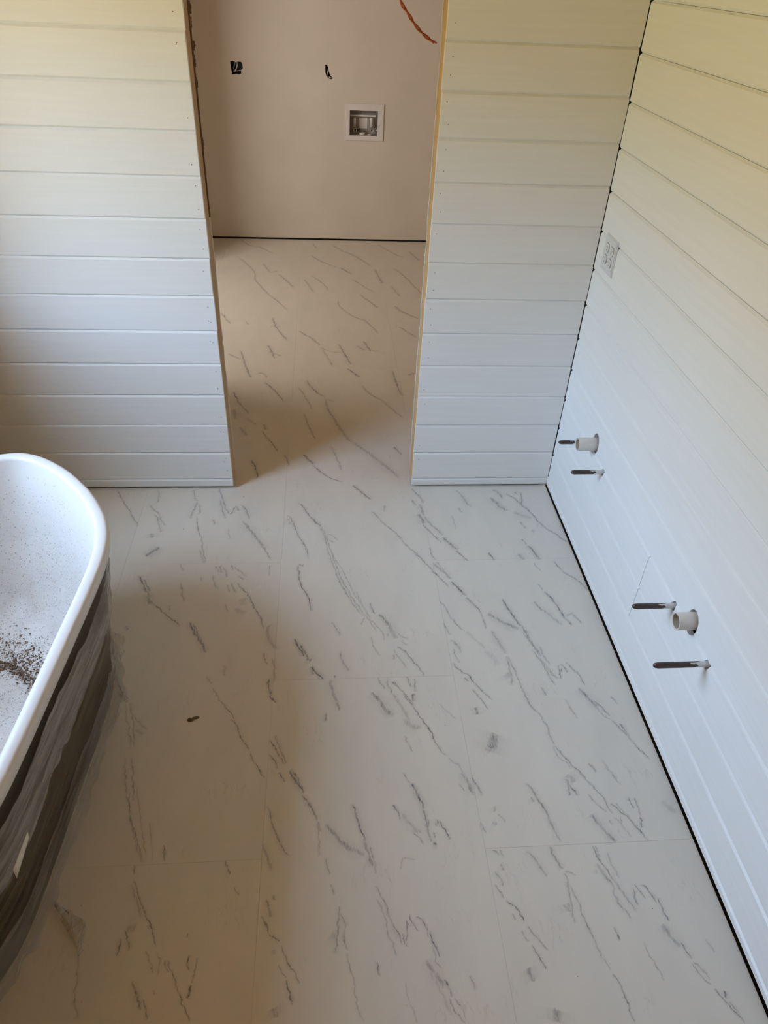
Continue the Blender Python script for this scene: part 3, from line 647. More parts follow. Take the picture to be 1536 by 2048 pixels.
4.7 0.5 -0.131,-1.907 -0.118,-1.934 -0.104,-1.956
4.6 0.6 -0.1,-1.962 -0.083,-1.991 -0.07,-2.014 -0.058,-2.038
6.9 0.65 -0.078,-1.97 -0.079,-1.986
4.6 0.4 -0.076,-1.991 -0.064,-2.014
4.8 0.55 -0.288,-1.823 -0.283,-1.855
3.6 0.4 -0.227,-1.858 -0.222,-1.893 -0.207,-1.944
4.8 0.35 -0.075,-1.862 -0.064,-1.892
27.7 0.45 -0.471,-1.986 -0.478,-2.013
11.5 0.5 -1.63,3.373 -1.557,3.256 -1.452,3.183 -1.358,3.055
10.3 0.5 -1.633,2.984 -1.577,2.897 -1.491,2.709 -1.439,2.451 -1.347,2.227 -1.289,2.129 -1.196,1.926
10.6 0.45 -1.424,2.833 -1.36,2.648
10.7 0.45 -1.36,2.648 -1.304,2.684
13.9 0.5 -1.301,2.617 -1.238,2.49 -1.183,2.353
11.2 0.6 -1.068,3.033 -1.0,2.908 -0.88,2.772
14.5 0.6 -0.856,2.773 -0.777,2.64
11.7 0.4 -1.064,3.325 -1.025,3.188
15.4 0.4 -0.923,3.313 -0.848,3.178 -0.739,3.031 -0.616,2.784
17.7 0.5 -0.6,2.75 -0.565,2.454
11.7 0.5 -0.546,3.335 -0.422,3.086 -0.352,3.014
11.6 0.5 -0.312,3.169 -0.247,2.945
10.7 0.5 -0.47,2.791 -0.4,2.623 -0.357,2.463 -0.299,2.25
10.5 0.45 -1.069,2.594 -0.988,2.453 -0.944,2.301
9.6 0.5 -0.88,2.142 -0.851,1.976 -0.782,1.859 -0.703,1.772 -0.642,1.601
10.3 0.4 -0.78,2.542 -0.633,2.282
13.2 0.5 -0.734,2.249 -0.621,2.011
10.1 0.45 -1.114,2.527 -1.043,2.268
10.3 0.45 -0.51,2.425 -0.459,2.214
13.1 0.6 -0.511,2.055 -0.461,1.947 -0.371,1.844
12.3 0.55 -0.507,1.714 -0.416,1.559
15.2 0.5 -1.625,1.901 -1.553,1.738
12.2 0.4 -1.462,1.777 -1.443,1.728
12.1 0.6 -1.3,1.845 -1.261,1.671 -1.191,1.497
12.2 0.35 -1.303,1.707 -1.238,1.696
12.0 0.6 -1.127,1.638 -1.077,1.557
11.7 0.6 -1.072,1.569 -0.998,1.433
11.6 0.4 -0.998,1.411 -0.942,1.357 -0.876,1.347
11.2 0.4 -0.989,1.389 -0.926,1.159
14.3 0.6 -0.893,1.457 -0.849,1.284 -0.825,1.18
13.7 0.7 -0.849,1.14 -0.785,1.033
14.6 0.6 -0.741,1.506 -0.705,1.361
11.7 0.4 -0.714,1.372 -0.657,1.362
29.3 0.3 -0.783,1.437 -0.742,1.371
14.3 0.55 -1.307,1.438 -1.278,1.341 -1.256,1.257
14.1 0.4 -1.297,1.34 -1.22,1.289
11.1 0.5 -1.525,1.316 -1.446,1.244
13.7 0.6 -1.456,1.359 -1.413,1.173 -1.374,1.018
10.8 0.5 -1.36,1.056 -1.317,1.076 -1.287,1.019
13.0 0.55 -1.294,0.981 -1.236,0.872 -1.181,0.751
10.3 0.4 -1.119,0.927 -1.074,0.803 -1.039,0.668
9.7 0.5 -1.079,0.635 -1.053,0.509 -1.021,0.39
15.8 0.55 -1.073,1.002 -1.032,0.891 -0.973,0.803
21.9 0.4 -0.973,0.803 -0.949,0.651 -0.903,0.494 -0.844,0.36
10.3 0.35 -0.964,0.786 -0.923,0.752
10.4 0.45 -0.78,0.948 -0.733,0.839 -0.677,0.77 -0.583,0.587
16.1 0.5 -0.599,1.123 -0.582,0.894 -0.562,0.823
16.8 0.5 -0.513,1.064 -0.475,1.084
12.6 0.6 -1.451,0.871 -1.411,0.75 -1.353,0.635
29.2 0.4 -1.43,0.683 -1.413,0.587
9.2 0.6 -1.279,0.479 -1.192,0.292
9.6 0.6 -1.275,0.54 -1.259,0.479
21.2 0.35 -1.39,0.51 -1.344,0.428
14.4 0.3 -1.366,0.603 -1.305,0.525
6.7 0.5 -1.161,0.264 -1.136,0.171
11.0 0.7 -1.314,0.225 -1.277,0.121 -1.274,0.07
13.5 0.7 -1.076,0.264 -1.027,0.183
8.9 0.6 -1.034,0.183 -0.983,0.105 -0.898,0.041
27.5 0.35 -0.851,0.375 -0.786,0.289 -0.73,0.207 -0.645,0.063
9.2 0.4 -0.952,0.339 -0.923,0.235 -0.903,0.129
11.7 0.5 -0.653,0.331 -0.62,0.26""".strip().split('\n'):
    f = ln.split(); VEINS.append((float(f[0])/1000, float(f[1]), [tuple(map(float, c.split(','))) for c in f[2:]]))

def set_curve(nd, pts):
    cv = nd.mapping.curves[0]
    cv.points[0].location = pts[0]; cv.points[-1].location = pts[-1]
    for q in pts[1:-1]: cv.points.new(q[0], q[1])
    for q in cv.points: q.handle_type = 'AUTO_CLAMPED'
    nd.mapping.update()
def tile_mat(idx, cx, cy, veins):
    mt, t, b = new_mat('marble_print_vinyl'); o = objco(t)
    w1 = noise_(t, o, 38.0, 3, .6); w2 = noise_(t, o, 9.0, 1)
    def off(nz, amp):
        a = node(t, 'VectorMath', operation='SUBTRACT'); t.links.new(nz.outputs['Color'], a.inputs[0]); a.inputs[1].default_value = (.5, .5, .5)
        s = node(t, 'VectorMath', operation='SCALE'); t.links.new(a.outputs[0], s.inputs[0]); s.inputs['Scale'].default_value = amp; return s.outputs[0]
    a1 = node(t, 'VectorMath', operation='ADD'); t.links.new(o, a1.inputs[0]); t.links.new(off(w1, .018), a1.inputs[1])
    a2 = node(t, 'VectorMath', operation='ADD'); t.links.new(a1.outputs[0], a2.inputs[0]); t.links.new(off(w2, .010), a2.inputs[1])
    P = a2.outputs[0]; acc = None; rr = random.Random(idx*31+5)
    sP = node(t, 'SeparateXYZ'); t.links.new(P, sP.inputs[0])
    for w, st, pts in veins:
        p0, p1 = Vector(pts[0]), Vector(pts[-1]); d = p1-p0; L = d.length
        if L < .006: continue
        th = math.atan2(d.y, d.x); hw = w*.62
        cb = node(t, 'CombineXYZ'); t.links.new(sP.outputs[0], cb.inputs[0]); t.links.new(sP.outputs[1], cb.inputs[1])
        if acc is not None: t.links.new(acc, cb.inputs[2])          # the running result rides along in z
        mp = node(t, 'Mapping', vector_type='TEXTURE'); t.links.new(cb.outputs[0], mp.inputs['Vector'])
        mp.inputs['Location'].default_value = (p0.x-cx, p0.y-cy, 0); mp.inputs['Rotation'].default_value = (0, 0, th); mp.inputs['Scale'].default_value = (L, hw, 1)
        sx = node(t, 'SeparateXYZ'); t.links.new(mp.outputs[0], sx.inputs[0])
        dv = sx.outputs[1]
        if len(pts) > 2:
            dn = d/L; nn = Vector((-dn.y, dn.x)); cp = []
            for q in pts:
                v = Vector(q)-p0; s = v.dot(dn)/L; c = v.dot(nn)/hw
                if cp and s <= cp[-1][0]+.02: continue
                if s <= 1.0: cp.append((s, c))
            if cp[-1][0] < .999: cp.append((1.0, 0.0))
            lo = min(c for _, c in cp); hi = max(c for _, c in cp); sp_ = max(hi-lo, 1e-4)
            fc = node(t, 'FloatCurve'); set_curve(fc, [(s, (c-lo)/sp_) for s, c in cp]); t.links.new(sx.outputs[0], fc.inputs['Value'])
            dv = math_(t, 'SUBTRACT', math_(t, 'MULTIPLY_ADD', fc.outputs[0], sp_, lo), dv)
        ad = math_(t, 'ABSOLUTE', dv); prof = math_(t, 'MAXIMUM', ramp_(t, ad, 0, .95, 1, 0, True), ramp_(t, ad, 0, 3.0, .24, 0, True))
        en = node(t, 'FloatCurve')
        set_curve(en, [(0, 0), (.10, st*.75), (.3, st*rr.uniform(.8, 1)), (.5, st*rr.uniform(.65, 1)), (.7, st*rr.uniform(.8, 1)), (.9, st*.75), (1, 0)])
        t.links.new(sx.outputs[0], en.inputs['Value'])
        v = math_(t, 'MULTIPLY', prof, en.outputs[0])
        acc = math_(t, 'MAXIMUM', sx.outputs[2], v)
    st = noise_(t, stretch(t, P, (230, 48, 1), .33), 1.0, 4, .65)
    k = ramp_(t, st.outputs[0], .36, .62, .45, 1.8)
    cl = noise_(t, stretch(t, o, (9, 3.2, 1), .35), 1.0, 2, .6)
    base = mix_(t, ramp_(t, cl.outputs[0], .35, .72), (.70, .67, .59), (.655, .63, .56))
    # faint printed wisps between the traced veins
    wv = noise_(t, stretch(t, P, (26, 5, 1), .38), 1.0, 3, .6)
    ab = math_(t, 'ABSOLUTE', math_(t, 'SUBTRACT', wv.outputs[0], .5))
    gate = ramp_(t, noise_(t, o, 7.0, 1).outputs[0], .52, .68)
    wisp = math_(t, 'MULTIPLY', ramp_(t, ab, 0, .012, .16, 0), gate)
    if acc is None: fin = wisp
    else: fin = math_(t, 'MAXIMUM', math_(t, 'MULTIPLY', acc, k), wisp)
    fin = math_(t, 'MINIMUM', fin, .9)
    t.links.new(mix_(t, fin, base, (.115, .112, .118)), b.inputs['Base Color'])
    b.inputs['Roughness'].default_value = .42; b.inputs['Specular IOR Level'].default_value = .42
    return mt
XS = [-2.85, -2.301, -1.723, -1.145, -0.567, -0.003, .47]
JA = [-3.74, -2.753, -1.617, -0.481, .655, 1.79, 2.925, 3.405]
JB = [-3.74, -3.315, -2.179, -1.043, .065, 1.15, 2.27, 3.405]
tile_me = {}
ti = 0
for ci in range(6):
    x0, x1 = XS[ci], XS[ci+1]; J = JA if ci % 2 == 0 else JB       # alternate columns are offset by half a tile
    for y0, y1 in zip(J, J[1:]):
        if ci == 5 and y1 < .02: continue
        if ci == 5 and y0 < .02: y0 = .02
        g = .00015; w_, l_ = round(x1-x0-2*g, 4), round(y1-y0-2*g, 4)
        me = tile_me.get((w_, l_))
        if me is None:
            bm = bmesh.new(); add_box(bm, -w_/2, w_/2, -l_/2, l_/2, -.008, 0)
            top = [e_ for e_ in bm.edges if all(abs(v.co.z) < 1e-6 for v in e_.verts)]
            bmesh.ops.bevel(bm, geom=top, offset=.00035, segments=1, affect='EDGES')
            me = bpy.data.meshes.new('tile'); bm.to_mesh(me); bm.free(); me.materials.append(None); tile_me[(w_, l_)] = me
        cx, cy = (x0+x1)/2, (y0+y1)/2
        vs = [v for v in VEINS if any(x0-.01 < q[0] < x1+.01 and y0-.01 < q[1] < y1+.01 for q in v[2])]
        o = bpy.data.objects.new('tile', me); col.objects.link(o); o.parent = floor; o.location = (cx, cy, 0)
        o.material_slots[0].link = 'OBJECT'; o.material_slots[0].material = tile_mat(ti, cx, cy, vs); ti += 1

# ---------------------------------------------------------------- boarded walls
T = .017; BEV = .0062
DX0, DX1 = -1.367, -0.6008            # doorway sides
def board_mesh(h, length, axis, gap=.0008, out=1):
    """a tongue and groove board lying along `axis`, face at depth 0, bottom at z 0"""
    bm = bmesh.new(); g = gap/2
    pr = [(0, BEV+g), (0, h-BEV-g), (BEV, h-g), (T, h-g), (T, g), (BEV, g)]
    if h < .03: pr = [(0, 0), (0, h-BEV-g), (BEV, h-g), (T, h-g), (T, 0)]
    def P(d, z, l): return (l, d, z) if axis == 'x' else (d, l, z)
    A = [bm.verts.new(P(d, z, 0)) for d, z in pr]; B = [bm.verts.new(P(d, z, length)) for d, z in pr]; n = len(pr)
    bm.faces.new(A); bm.faces.new(B[::-1])
    for k in range(n): bm.faces.new((A[k], A[(k+1) % n], B[(k+1) % n], B[k]))
    bmesh.ops.recalc_face_normals(bm, faces=bm.faces)
    me = bpy.data.meshes.new('board'); bm.to_mesh(me); bm.free(); me.materials.append(M['board']); return me
def grooves(z0, pitch, zb):
    zs = [zb]; z = z0
    while z < ZC-.02: zs.append(z); z += pitch
    return zs + [ZC]
wall_back = boxes('wall_back', [(XL, DX0-.045, .030, .104, .03, ZC), (DX1+.045, .02, .030, .104, .03, ZC), (DX0-.045, DX1+.045, .030, .104, 2.08, ZC)], M['dark'])  # core coloured near-black so the board gaps read as shade
tag(wall_back, 'white horizontally boarded partition with the tall doorway in it', None, None, 'structure')
def run(parent, zs, l0, l1, axis, gaps, first=0.0):
    cache = {}; out = []
    for i, (a, b) in enumerate(zip(zs, zs[1:])):
        gp = gaps(i); key = (round(b-a, 4), gp)
        if key not in cache: cache[key] = board_mesh(b-a, l1-l0, axis, gp)
        o = link('board', cache[key], None, parent)
        j = R.uniform(-.0004, .0004); s = R.uniform(-.0016, .0012)
        o.location = (l0+s, j, a) if axis == 'x' else (j, l0, a)
        out.append(o)
    return out
zl = grooves(.0488, .1327, .009); zr = grooves(.0437, .1334, .009)
run(wall_back, zl, XL+.004, DX0, 'x', lambda i: .0002)
rb = run(wall_back, zr, DX1, -.0026, 'x', lambda i: .0002)
for o in rb: o.location.x = DX1 + R.uniform(-.0012, .0012)
# boards over the doorway
over = board_mesh(.1334, DX1-DX0, 'x')
for k in range(3):
    o = link('board', over, None, wall_back); o.location = (DX0, 0, 2.0447+.03+k*.1334-.02)
# door framing: studs and the drywall edge of the laundry side
box('stud', (DX0-.040, DX0-.002, .0175, .1045, .012, 2.08), M['stud'], wall_back, .002)
box('stud', (DX1+.002, DX1+.040, .0175, .1055, .012, 2.08), M['studlight'], wall_back, .002)
box('stud', (DX0-.002, DX1+.002, .018, .104, 2.045, 2.08), M['stud'], wall_back, .002)
def fnoise_(v): return noise.noise(Vector((v, 3.3, 1.7)))
def ragged(name, xedge, xfar, seed, amp, lowz):
    rr = random.Random(seed); pts = []; z = lowz
    while z < 2.08:
        pts.append((xedge + (rr.uniform(-amp, amp*.35)), z)); z += rr.uniform(.012, .05)
    poly = [(xfar, lowz)] + pts + [(xfar, 2.08)]
    bm = bmesh.new(); prism(bm, poly, 1, .108, .120); return mesh_obj(name, bm, M['beige'], wall_back)
ragged('drywall_sheet', DX0+.001, LXL, 3, .0035, .015)
ragged('drywall_sheet', DX1-.0012, LXR, 4, -.0028, .015)
box('drywall_sheet', (LXL, LXR, .108, .120, 2.08, ZC), M['beige'], wall_back)
rr = random.Random(11)
pl = []; z = 1.09                                               # torn brown paper along the drywall edge, also painting the stud gap's shade
while z < 1.80:
    k_ = max(0, min(1, (z-1.15)/.45)); pl.append((.1077+(.0004+.0105*k_*max(0, fnoise_(z*24))*rr.uniform(.4, 1)), z)); z += .004
pl = [(.1048, 1.09)] + pl + [(.1048, 1.80)]
bm = bmesh.new(); prism(bm, pl, 0, DX0-.006, DX0+.0030); mesh_obj('torn_paper_edge', bm, M['kraft'], wall_back)
for z0, z1, wd_ in ((1.713, 1.731, .0085), (1.672, 1.708, .0062), (1.636, 1.668, .0040), (1.578, 1.606, .0080), (1.535, 1.570, .0032), (1.48, 1.51, .0030), (1.30, 1.34, .0022)):
    pl = [(DX0-.004, z0), (DX0-.004, z1)]; z = z1-.001
    while z > z0: pl.append((DX0+.0015+wd_*rr.uniform(.35, 1), z)); z -= .004
    bm = bmesh.new(); prism(bm, pl, 1, .1206, .1216); mesh_obj('torn_paper_edge', bm, M['kraft'], wall_back)
# nail heads along the board ends
bm = bmesh.new(); rr = random.Random(5)
for zs_, x_ in ((zl, DX0-.022), (zl, DX0-.024), (zr, DX1+.022)):
    for a_, b_ in zip(zs_, zs_[1:]):
        if b_-a_ < .08 or a_ > 2: continue
        for f_ in (.3, .74):
            if rr.random() < .45: continue
            lathe(bm, [(.001, .0015), (-.0008, .0015), (-.0009, 0)], (0, 1, 0), (x_+rr.uniform(-.006, .006), 0, a_+(b_-a_)*(f_+rr.uniform(-.07, .07))), 8)
tag(mesh_obj('nail_heads', bm, M['kraft'], wall_back), None, None, None, 'stuff')

wall_right = boxes('wall_right', [(.075, .12, -3.72, .03, -.05, ZC)], M['dark']); tag(wall_right, 'white horizontally boarded side wall with pipe stubs and an outlet', None, None, 'structure')  # core behind the boards painted near-black as cavity shade
zw = grooves(.0331, .1332, .011)
YN = -3.70
JY = -.965                                 # end joint between two boards, seen near the pipes
right_boards = []
for i, (a, b) in enumerate(zip(zw, zw[1:])):
    wide = .0016 if i % 2 == 1 else .0002
    spans = [(YN, -.002)]
    if i in (2, 3): spans = [(YN, JY-.0008), (JY+.0008, -.002)]
    for y0, y1 in spans:
        me = board_mesh(b-a, y1-y0, 'y', wide)
        o = link('board', me, None, wall_right); o.location = (R.uniform(-.0003, .0003), y0, a); right_boards.append(o)
# holes the plumber cut through the boards
def slot_cutter(y, z, ry, rz, n=20, jag=.0, seed=1):
    rr = random.Random(seed); bm = bmesh.new()
    prism(bm, [(y+ry*math.cos(k*2*math.pi/n)*(1+rr.uniform(-jag, jag)), z+rz*math.sin(k*2*math.pi/n)*(1+rr.uniform(-jag, jag))) for k in range(n)], 0, -.03, .05)
    return mesh_obj('cutter', bm, None)
PV = [(-.388, .466, .066), (-1.262, .463, .046)]       # drain stubs: y, z, reach
CU = [(-.262, .395, .088), (-.505, .424, .113), (-1.162, .420, .119), (-1.379, .426, .141)]   # water stubs
cuts = [slot_cutter(PV[0][0]-.004, PV[0][1]+.004, .030, .040, jag=.03, seed=2), slot_cutter(PV[1][0]-.002, PV[1][1]-.003, .029, .040, jag=.03, seed=3)]
cuts += [slot_cutter(y, z-.001, .0125, .0145, 12, .16, i) for i, (y, z, L) in enumerate(CU)]
bpy.context.view_layer.update()
for o in right_boards:
    z0 = o.location.z; z1 = z0 + max(v.co.z for v in o.data.vertices); y0 = o.location.y; y1 = y0 + max(v.co.y for v in o.data.vertices)
    hit = [c for c in cuts if min(v.co.z for v in c.data.vertices) < z1 and max(v.co.z for v in c.data.vertices) > z0 and min(v.co.y for v in c.data.vertices) < y1 and max(v.co.y for v in c.data.vertices) > y0]
    if hit: cut(o, hit)
drop(cuts)

# walls out of view that close the room, with the daylight window
def wall_x(name, x0, x1, y0, y1, hole, mat, label):
    hy0, hy1, hz0, hz1 = hole; bs = [(x0, x1, y0, hy0, 0, ZC), (x0, x1, hy1, y1, 0, ZC), (x0, x1, hy0, hy1, hz1, ZC)]
    if hz0 > .01: bs.append((x0, x1, hy0, hy1, 0, hz0))
    return tag(boxes(name, bs, mat), label, None, None, 'structure')
wall_left = wall_x('wall_left', XL-WT, XL, -3.72, .03, WIN, M['white_wall'], 'tan wall behind the bathtub with a deep window opening')
win = boxes('window_1', [(XL-WT+.06, XL-WT+.11, WIN[0], WIN[0]+.05, WIN[2], WIN[3]), (XL-WT+.06, XL-WT+.11, WIN[1]-.05, WIN[1], WIN[2], WIN[3]), (XL-WT+.06, XL-WT+.11, WIN[0]+.05, WIN[1]-.05, WIN[2], WIN[2]+.05), (XL-WT+.06, XL-WT+.11, WIN[0]+.05, WIN[1]-.05, WIN[3]-.05, WIN[3])], M['vinylwhite'])
tag(win, 'white window frame over the bathtub', None, None, 'structure')
tag(boxes('wall_front', [(XL-.14, .12, -2.94, -2.82, 0, ZC)], M['tan']), 'tan wall behind the camera', None, None, 'structure')
tag(boxes('ceiling', [(XL-WT-.02, .5, -3.0, 3.6, ZC, ZC+.08)], M['tan']), 'tan ceiling over both rooms', None, None, 'structure')
wall_x('wall_laundry_left', LXL-.18, LXL, .03, LY+.15, LDOOR, M['beige'], 'beige laundry wall with an unseen opening for the added hall light')
tag(boxes('wall_laundry_right', [(LXR, LXR+.1, .03, LY+.15, 0, ZC)], M['beige']), 'beige laundry side wall', None, None, 'structure')

tag(boxes('added_hall_box', [(LXL-1.42, LXL-1.32, .5, 2.9, 0, ZC), (LXL-1.32, LXL-.18, .45, .55, 0, ZC), (LXL-1.32, LXL-.18, 2.85, 2.95, 0, ZC), (LXL-1.42, LXL-.18, .45, 2.95, ZC, ZC+.08), (LXL-1.42, LXL-.18, .45, 2.95, -.08, -.002)], M['beige']), 'added beige box around the hall light beyond the laundry opening', None, None, 'structure')  # added unseen box, blocks the world light around the hall light

# ---------------------------------------------------------------- laundry back wall with its cut-outs
wall_far = boxes('wall_far', [(LXL, LXR, LY, LY+.013, .012, ZC)], M['beige'])
tag(wall_far, 'beige painted drywall at the back of the laundry room', None, None, 'structure')
H1 = [(-1.612, 1.205), (-1.595, 1.209), (-1.577, 1.205), (-1.572, 1.199), (-1.556, 1.207), (-1.533, 1.204), (-1.527, 1.185), (-1.525, 1.168), (-1.533, 1.158), (-1.540, 1.150), (-1.538, 1.136), (-1.550, 1.128), (-1.575, 1.131), (-1.604, 1.126), (-1.606, 1.150), (-1.609, 1.175)]
H2 = [(-.950, 1.207), (-.938, 1.208), (-.930, 1.192), (-.924, 1.165), (-.914, 1.142), (-.902, 1.132), (-.901, 1.120), (-.922, 1.122), (-.944, 1.140), (-.950, 1.160)]
BX = (-.775, -.568, .765, .930)
cs = []
for pl in (H1, H2, [(BX[0]-.004, BX[2]-.004), (BX[1]+.004, BX[2]-.004), (BX[1]+.004, BX[3]+.004), (BX[0]-.004, BX[3]+.004)]):
    bm = bmesh.new(); prism(bm, pl, 1, LY-.02, LY+.04); cs.append(mesh_obj('cutter', bm, None))
cut(wall_far, cs); drop(cs)
tag(boxes('cavity_back_1', [(LXL, LXR, LY+.10, LY+.15, 0, ZC)], M['dark']), 'dark back of the stud cavity behind the laundry wall', None, None, 'structure')  # backing sheet painted near-black for shade in the cut-outs and bottom gap
def ebox(name, pl, label, loops):
    xs = [q[0] for q in pl]; zs = [q[1] for q in pl]; x0, x1, z0, z1 = min(xs)-.006, max(xs)+.006, min(zs)-.006, max(zs)+.006
    r = empty(name, ((x0+x1)/2, LY+.014, z0)); cx, cz = (x0+x1)/2, z0; y0, y1 = .0, .06; w = (x1-x0)/2; h = z1-z0; k = .003
    boxes('box_shell', [(-w, w, y1-k, y1, 0, h), (-w, -w+k, y0, y1-k, 0, h), (w-k, w, y0, y1-k, 0, h), (-w+k, w-k, y0, y1-k, 0, k), (-w+k, w-k, y0, y1-k, h-k, h)], M['bluebox'], r)
    for i, lp in enumerate(loops):
        bm = bmesh.new(); tube(bm, catmull([(x-cx, y, z-cz) for x, y, z in lp], 8), .0042 if i == 0 else .003, 8); mesh_obj('cable', bm, M['cable'], r, True)
    tag(r, label, 'electrical box'); return r
ebox('electrical_box', H1, 'square dark electrical box with a looped white cable in the beige wall', [
    [(-1.560, .05, 1.20), (-1.563, .010, 1.195), (-1.566, -.006, 1.176), (-1.578, -.004, 1.152), (-1.590, .006, 1.146), (-1.592, .045, 1.15)],
    [(-1.580, .05, 1.205), (-1.582, .012, 1.19), (-1.590, .006, 1.165), (-1.594, .04, 1.15)],
    [(-1.585, .03, 1.140), (-1.560, .004, 1.149), (-1.535, .006, 1.153), (-1.528, .04, 1.155)]])
ebox('electrical_box', H2, 'narrow ragged dark slot with a white cable end in the beige wall', [
    [(-.925, .05, 1.185), (-.930, .008, 1.172), (-.934, .004, 1.150), (-.935, .03, 1.138)],
    [(-.935, .02, 1.133), (-.922, -.002, 1.131), (-.910, .000, 1.128), (-.905, .03, 1.126)]])

# washing machine supply box
r = empty('washer_outlet_box', ((-.81-.524)/2, LY, .732)); ox, oz = r.location.x, .732
def L3(b): return (b[0]-ox, b[1]-ox, b[2], b[3], b[4]-oz, b[5]-oz)
bm = bmesh.new(); fo = (-.810, -.527, .732, .972); fi = BX
for b in ((fo[0], fi[0], fo[2], fo[3]), (fi[1], fo[1], fo[2], fo[3]), (fi[0], fi[1], fo[2], fi[2]), (fi[0], fi[1], fi[3], fo[3])):
    add_box(bm, b[0]-ox, b[1]-ox, -.009, .0, b[2]-oz, b[3]-oz)
mesh_obj('faceplate', bm, M['boxwhite'], r)
k = .003; D = .085
boxes('box_shell', [L3(b) for b in ((fi[0], fi[1], D-k, D, fi[2], fi[3]), (fi[0]-k, fi[0], -.001, D, fi[2], fi[3]), (fi[1], fi[1]+k, -.001, D, fi[2], fi[3]), (fi[0], fi[1], -.001, D, fi[2]-k, fi[2]), (fi[0], fi[1], -.001, D, fi[3], fi[3]+k))], M['boxin'], r)
box('cross_bar', L3((fi[0]+.006, fi[1]-.012, .050, .066, fi[3]-.048, fi[3]-.036)), M['boxwhite'], r, .002)
box('label_card', L3((-.705, -.640, .078, .0815, .80, .872)), M['boxwhite'], r)
for x, mk in ((-.737, 'brass'), (-.612, 'chrome')):
    bm = bmesh.new(); lathe(bm, [(0, 0), (0, .0105), (.062, .0105), (.064, .009), (.064, 0)], (0, 0, 1), (x-ox, .055, .812-oz), 16); mesh_obj('supply_pipe', bm, M['boxwhite'], r, True)
    bm = bmesh.new(); lathe(bm, [(0, 0), (0, .013), (.026, .013), (.026, .008), (.006, .008), (.006, 0)], (0, -1, 0), (x-ox+.004, .045, .797-oz), 16)
    v = mesh_obj('valve', bm, M[mk], r, True)
    bm = bmesh.new(); tube(bm, [(x-ox+.004, .034, .797-oz), (x-ox+(.03 if x > -.7 else .034), .030, .797-oz)], .0045, 8); lathe(bm, [(0, 0), (.0, .009), (.012, .011), (.014, 0)], (1, 0, 0), (x-ox+.030, .030, .797-oz), 12)
    mesh_obj('valve_handle', bm, M['chrome'] if mk == 'chrome' else M['dark'], v, True)
bm = bmesh.new(); lathe(bm, [(0, 0), (0, .022), (.012, .022), (.012, .017), (.004, .017), (.004, 0)], (0, 0, 1), (-.678-ox, .035, .766-oz), 18); mesh_obj('drain_collar', bm, M['boxwhite'], r, True)
bm = bmesh.new(); lathe(bm, [(0, 0), (0, .016), (.006, .016), (.008, 0)], (0, 0, 1), (-.625-ox, .02, .766-oz), 14); mesh_obj('knock_out_cap', bm, M['boxwhite'], r, True)
tag(r, 'white framed washing machine supply box recessed in the beige laundry wall', 'washer box')

# loose orange wires hanging in the laundry doorway
r = empty('electrical_wire', (-.82, .20, ZC)); path = catmull([(-.82, .20, 2.45), (-.815, .20, 2.25), (-.79, .20, 2.0), (-.757, .20, 1.82), (-.726, .20, 1.730), (-.702, .20, 1.698), (-.673, .20, 1.664), (-.641, .20, 1.638), (-.604, .20, 1.617)], 24)
acc = 0
strands = ([], [])
for i, q in enumerate(path):
    d = (path[min(i+1, len(path)-1)]-path[max(i-1, 0)]).normalized(); a = d.cross(Vector((0, 1, 0))).normalized(); b = Vector((0, 1, 0))
    if i: acc += (q-path[i-1]).length
    ph = acc/.075*2*math.pi
    for k_, s_ in enumerate(strands):
        s_.append(q + (a*math.cos(ph+k_*math.pi) + b*math.sin(ph+k_*math.pi))*.0030 - Vector(r.location))
for s_, n_ in zip(strands, (len(path), len(path)-4)):
    bm = bmesh.new(); tube(bm, s_[:n_], .0026, 8); mesh_obj('strand', bm, M['orange'], r, True)
tag(r, 'orange twisted electrical wire dangling in the doorway', 'wire')

# ---------------------------------------------------------------- plumbing stubs on the boarded wall
PVL = ['pale plastic drain stub sticking out near the corner', 'pale plastic drain stub between the two bare pipes near the board end joint']
for (y, z, Ln), lab in zip(PV, PVL):
    r = empty('drain_stub', (0, y, z)); bm = bmesh.new()
    lathe(bm, [(.09, .0242), (.004, .0242), (-Ln+.001, .0242), (-Ln, .0236), (-Ln, .0208), (-Ln+.002, .0202)], (1, 0, 0), (0, 0, 0), 32); mesh_obj('pipe_wall', bm, M['pvc'], r, True)
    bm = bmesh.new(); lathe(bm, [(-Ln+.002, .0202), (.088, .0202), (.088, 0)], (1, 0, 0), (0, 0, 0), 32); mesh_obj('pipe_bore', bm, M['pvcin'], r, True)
    tag(r, lab, 'pipe')
CUL = ['dark water pipe stub poking out behind the drain stub beside the corner', 'dark water pipe stub with white paint at its base, below the corner drain stub', 'dark water pipe stub with paint drips just beside the board end joint', 'long dark water pipe stub farthest from the corner, casting a soft shadow']
for (y, z, Ln), lab in zip(CU, CUL):
    r = empty('water_pipe_stub', (0, y, z)); bm = bmesh.new()
    lathe(bm, [(.09, .0082), (-Ln+.012, .0082), (-Ln+.004, .0066), (-Ln+.0005, .0035)], (1, 0, 0), (0, 0, 0), 20); mesh_obj('pipe', bm, M['pipe'], r, True)
    bm = bmesh.new(); lathe(bm, [(-Ln+.004, .0066), (-Ln, .0034), (-Ln-.001, 0)], (1, 0, 0), (0, 0, 0), 20); mesh_obj('pinched_cap', bm, M['pipe'], r, True)
    tag(r, lab, 'pipe')

